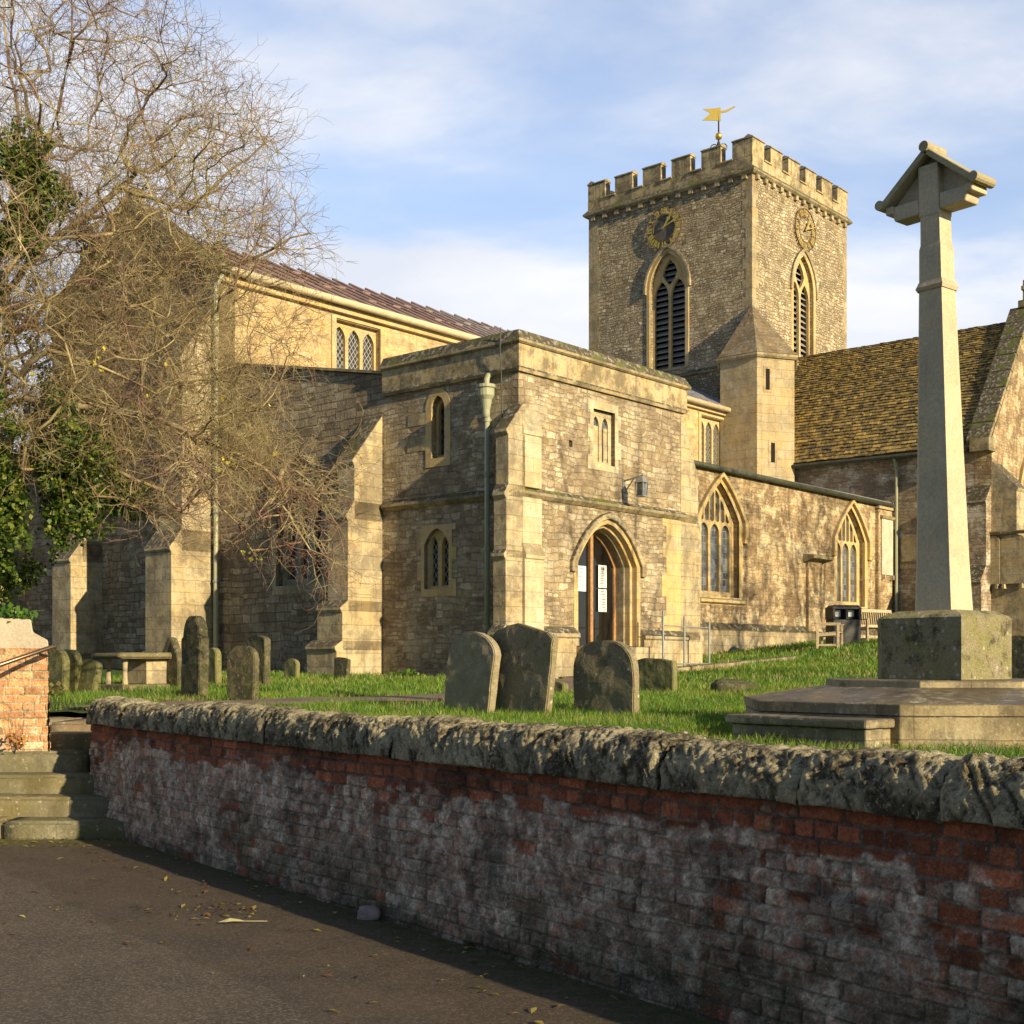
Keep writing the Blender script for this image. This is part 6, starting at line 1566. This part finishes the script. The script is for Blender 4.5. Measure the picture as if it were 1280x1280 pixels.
# ------------------------------------------------------------------ grass, plants, litter
def build_grass():
    r = np.random.default_rng(12); Ps = []
    def scatter(n, x0, x1, y0, y1): 
        p = np.stack([r.uniform(x0, x1, n), r.uniform(y0, y1, n)], 1)
        d = (p[:, 0] - WA.x) * -WN.x + (p[:, 1] - WA.y) * -WN.y
        ok = (d > .38) & (np.abs(p[:, 0] / p[:, 1]) < .45)
        return p[ok]
    P = np.concatenate([scatter(70000, -3, 4.5, 5, 12), scatter(120000, -6, 7, 11, 19), scatter(70000, -8, 10, 18, 30), scatter(40000, -2, 16, 28, 44)])
    # keep off the path, the memorial, the landing and the church
    keep = np.ones(len(P), bool)
    for q in PATH[::2]: keep &= np.hypot(P[:, 0] - q[0], P[:, 1] - q[1]) > .72
    keep &= np.hypot(P[:, 0] - 3.87, P[:, 1] - 11.7) > 1.72
    keep &= ~((P[:, 0] < -3.9) & (P[:, 1] < 15.2)); keep &= ~((P[:, 0] < -3.6) & (P[:, 1] < 17.2) & (r.random(len(P)) < .85))
    rel = P - np.array([C0.x, C0.y]); u = rel @ np.array([EX.x, EX.y]); v = rel @ np.array([NX.x, NX.y])
    keep &= ~((u > -.3) & (v > -.35) & (u < 6.4)) & ~((u >= 6.4) & (v > 3.5)) & ~((v > 9.6) & (u > -1.6))
    keep &= ~((np.abs(v + 1.0) < .5) & (u > .3) & (u < 5))
    bare = vn(P[:, 0] * .9, P[:, 1] * .9, 17, 4); keep &= (bare < .57) | (r.random(len(P)) < .45)
    P = P[keep]; n = len(P)
    z = gz(P[:, 0], P[:, 1]); dist = P[:, 1]
    tuft = vn(P[:, 0] * 2.3, P[:, 1] * 2.3, 23, 3)
    h = r.uniform(.05, .12, n) * (.6 + .9 * tuft) * np.interp(dist, [8, 12, 20, 40], [.75, .9, 1.05, 1.25]); w = np.interp(dist, [6, 14, 40], [.0045, .008, .03])
    a = r.uniform(0, 2 * np.pi, n); lean = r.uniform(.1, .7, n) * h; b = r.uniform(0, 2 * np.pi, n)
    dx = np.stack([np.cos(a), np.sin(a), 0 * a], 1) * w[:, None] * .5; ln = np.stack([np.cos(b) * lean, np.sin(b) * lean, 0 * b], 1)
    p0 = np.stack([P[:, 0], P[:, 1], z - .015], 1); up = np.zeros((n, 3)); up[:, 2] = h
    V = np.stack([p0 - dx, p0 + dx, p0 + up * .55 + ln * .3 + dx * .75, p0 + up * .55 + ln * .3 - dx * .75, p0 + up + ln + dx * .1, p0 + up + ln - dx * .1], 1).reshape(-1, 3)
    i = np.arange(n)[:, None] * 6; f = np.concatenate([i + np.array([[0, 1, 2, 3]]), i + np.array([[3, 2, 4, 5]])])
    g = vn(P[:, 0] * 1.1, P[:, 1] * 1.1, 31, 4); pal = np.array([[.07, .15, .014], [.11, .20, .02], [.17, .235, .028], [.21, .22, .06]])
    k = np.clip((g * 4.2 + r.normal(0, .6, n) - .6), 0, 3).astype(int); c = pal[k] * r.uniform(.6, 1.35, n)[:, None]; dry = (r.random(n) < .05) | (bare[keep] > .6) & (r.random(n) < .5); c[dry] = np.array([.26, .22, .09]) * r.uniform(.6, 1.2, (dry.sum(), 1))
    o = np_mesh("grass", V, f, M['leaf'], None, np.repeat(c, 6, 0)); tag(o, "short green churchyard grass between the graves and the wall", "grass", kind="stuff")
build_grass()
def small_plant(px, py, n, size, spread, label, cat="plant", cols=((.05, .12, .015), (.08, .16, .02)), seed=1, lift=.1, world=None):
    x, y, z = world or on_ground(px, py); t = empty("leafy_plant", (x, y, z)); tag(t, label, cat, "low plants at the church foot"); r = random.Random(seed)
    b = MB()
    for k in range(6): b.tube([(0, 0, 0), (r.uniform(-spread, spread) * .5, r.uniform(-spread, spread) * .5, lift), (r.uniform(-spread, spread), r.uniform(-spread, spread), lift * 1.8)], [.006, .005, .002], 4)
    b.build("stem", M['stalk'], t)
    leaf_mass("leaves", [(x, y, z + lift)], [(spread, spread, lift * 1.2)], n, size, M['leaf'], t, (x, y, z), seed, list(cols))
M['stalk'] = plain("green_stalk", (.08, .11, .03), .7)
small_plant(480, 842, 260, .10, .28, "bright green leafy weed left of the porch foot, below the big buttress", seed=1, lift=.16)
small_plant(510, 848, 200, .09, .32, "lower bright green weed along the porch wall, beside the taller weed", seed=2, lift=.07)
small_plant(62, 872, 140, .07, .3, "ivy shoots at the corner of the brick pier near the edge-on gravestones", seed=3, lift=.09, cols=((.13, .13, .04), (.16, .13, .05)))
small_plant(40, 775, 160, .06, .25, "little green plant growing on top of the brick pier", seed=4, lift=.05, world=(-4.95, 13.1, 2.04))
def build_litter():
    r = np.random.default_rng(31); P = []
    def add(n, fx): 
        for _ in range(n): P.append(fx())
    add(170, lambda: (*(WA + WD * r.uniform(-1, 11) + WN * abs(r.normal(.35, .35))), .012))
    add(110, lambda: (r.uniform(-6, -3.4), r.uniform(11.2, 11.85), .014))
    add(60, lambda: (r.uniform(-3.5, 1), r.uniform(5, 9.5), .012))
    add(60, lambda: (-1.95 + r.normal(0, .22), 8.35 + r.normal(0, .16), .013))
    for _ in range(520):
        x, y = r.uniform(-6.4, -3.7), r.uniform(14.7, 17.4); P.append((x, y, ground(x, y) + .03))
    for _ in range(40):
        s = r.uniform(-1, 1); x, y = 3.75 + s * 1.0, 9.75 + r.normal(0, .06); P.append((x, y, ground(x, y) + .06))
    for _ in range(150):
        x, y = r.uniform(-4, 3.2), r.uniform(10, 22)
        if (x - WA.x) * -WN.x + (y - WA.y) * -WN.y > .5: P.append((x, y, ground(x, y) + .07))
    P = np.array(P); d = (P[:, 0] - WA.x) * WN.x + (P[:, 1] - WA.y) * WN.y; P = P[(d > .03) | (P[:, 2] > .5) | (P[:, 1] > 10)]
    n = len(P); u = r.normal(0, 1, (n, 3)); u[:, 2] *= .15; u /= np.linalg.norm(u, axis=1, keepdims=True); t = np.cross(u, [0, 0, 1.0]); t /= np.linalg.norm(t, axis=1, keepdims=True)
    s = r.uniform(.010, .034, n)[:, None]; up = np.array([0, 0, 1.0])
    V = np.stack([P - u * s, P + t * s * .5 + up * .006, P + u * s, P - t * s * .5 + up * .006], 1).reshape(-1, 3)
    pal = np.array([[.32, .26, .05], [.22, .09, .03], [.13, .07, .03], [.30, .24, .12], [.42, .36, .08]]); c = pal[r.integers(0, 5, n)] * r.uniform(.6, 1.2, n)[:, None]
    o = np_mesh("leaf_litter", V, np.arange(4 * n).reshape(n, 4), M['leaf'], None, np.repeat(c, 4, 0)); tag(o, "scattered yellow and brown fallen leaves on the road and path", "leaf litter", kind="stuff")
    # one long pale leaf on the road
    b = MB(); b.poly([(-.13, 0, .012), (-.06, .035, .03), (.0, .03, .022), (.03, .004, .018), (.17, .012, .014), (.17, .0, .012), (.03, -.006, .016), (-.03, -.035, .024), (-.08, -.03, .018)])
    o = b.build("fallen_leaf", M['paleleaf'], uv=False); o.location = (-1.67, 7.99, .0); o.rotation_euler = (0, 0, R(5)); tag(o, "pale yellow fallen leaf lying alone on the tarmac", "leaf")
    b = MB(); bm = None
    o = boulder(485, 1140, .07, .045, .05, 9, "small loose stone on the tarmac at the foot of the wall", M['loose']); o.location = (WA.x + WD.x * 5.45 + WN.x * .12, WA.y + WD.y * 5.45 + WN.y * .12, .03)
M['loose'] = plain('loose_stone', (.24, .19, .18), .9, var=.4)
M['paleleaf'] = plain("pale_leaf", (.50, .44, .22), .7, var=.2)
build_litter()
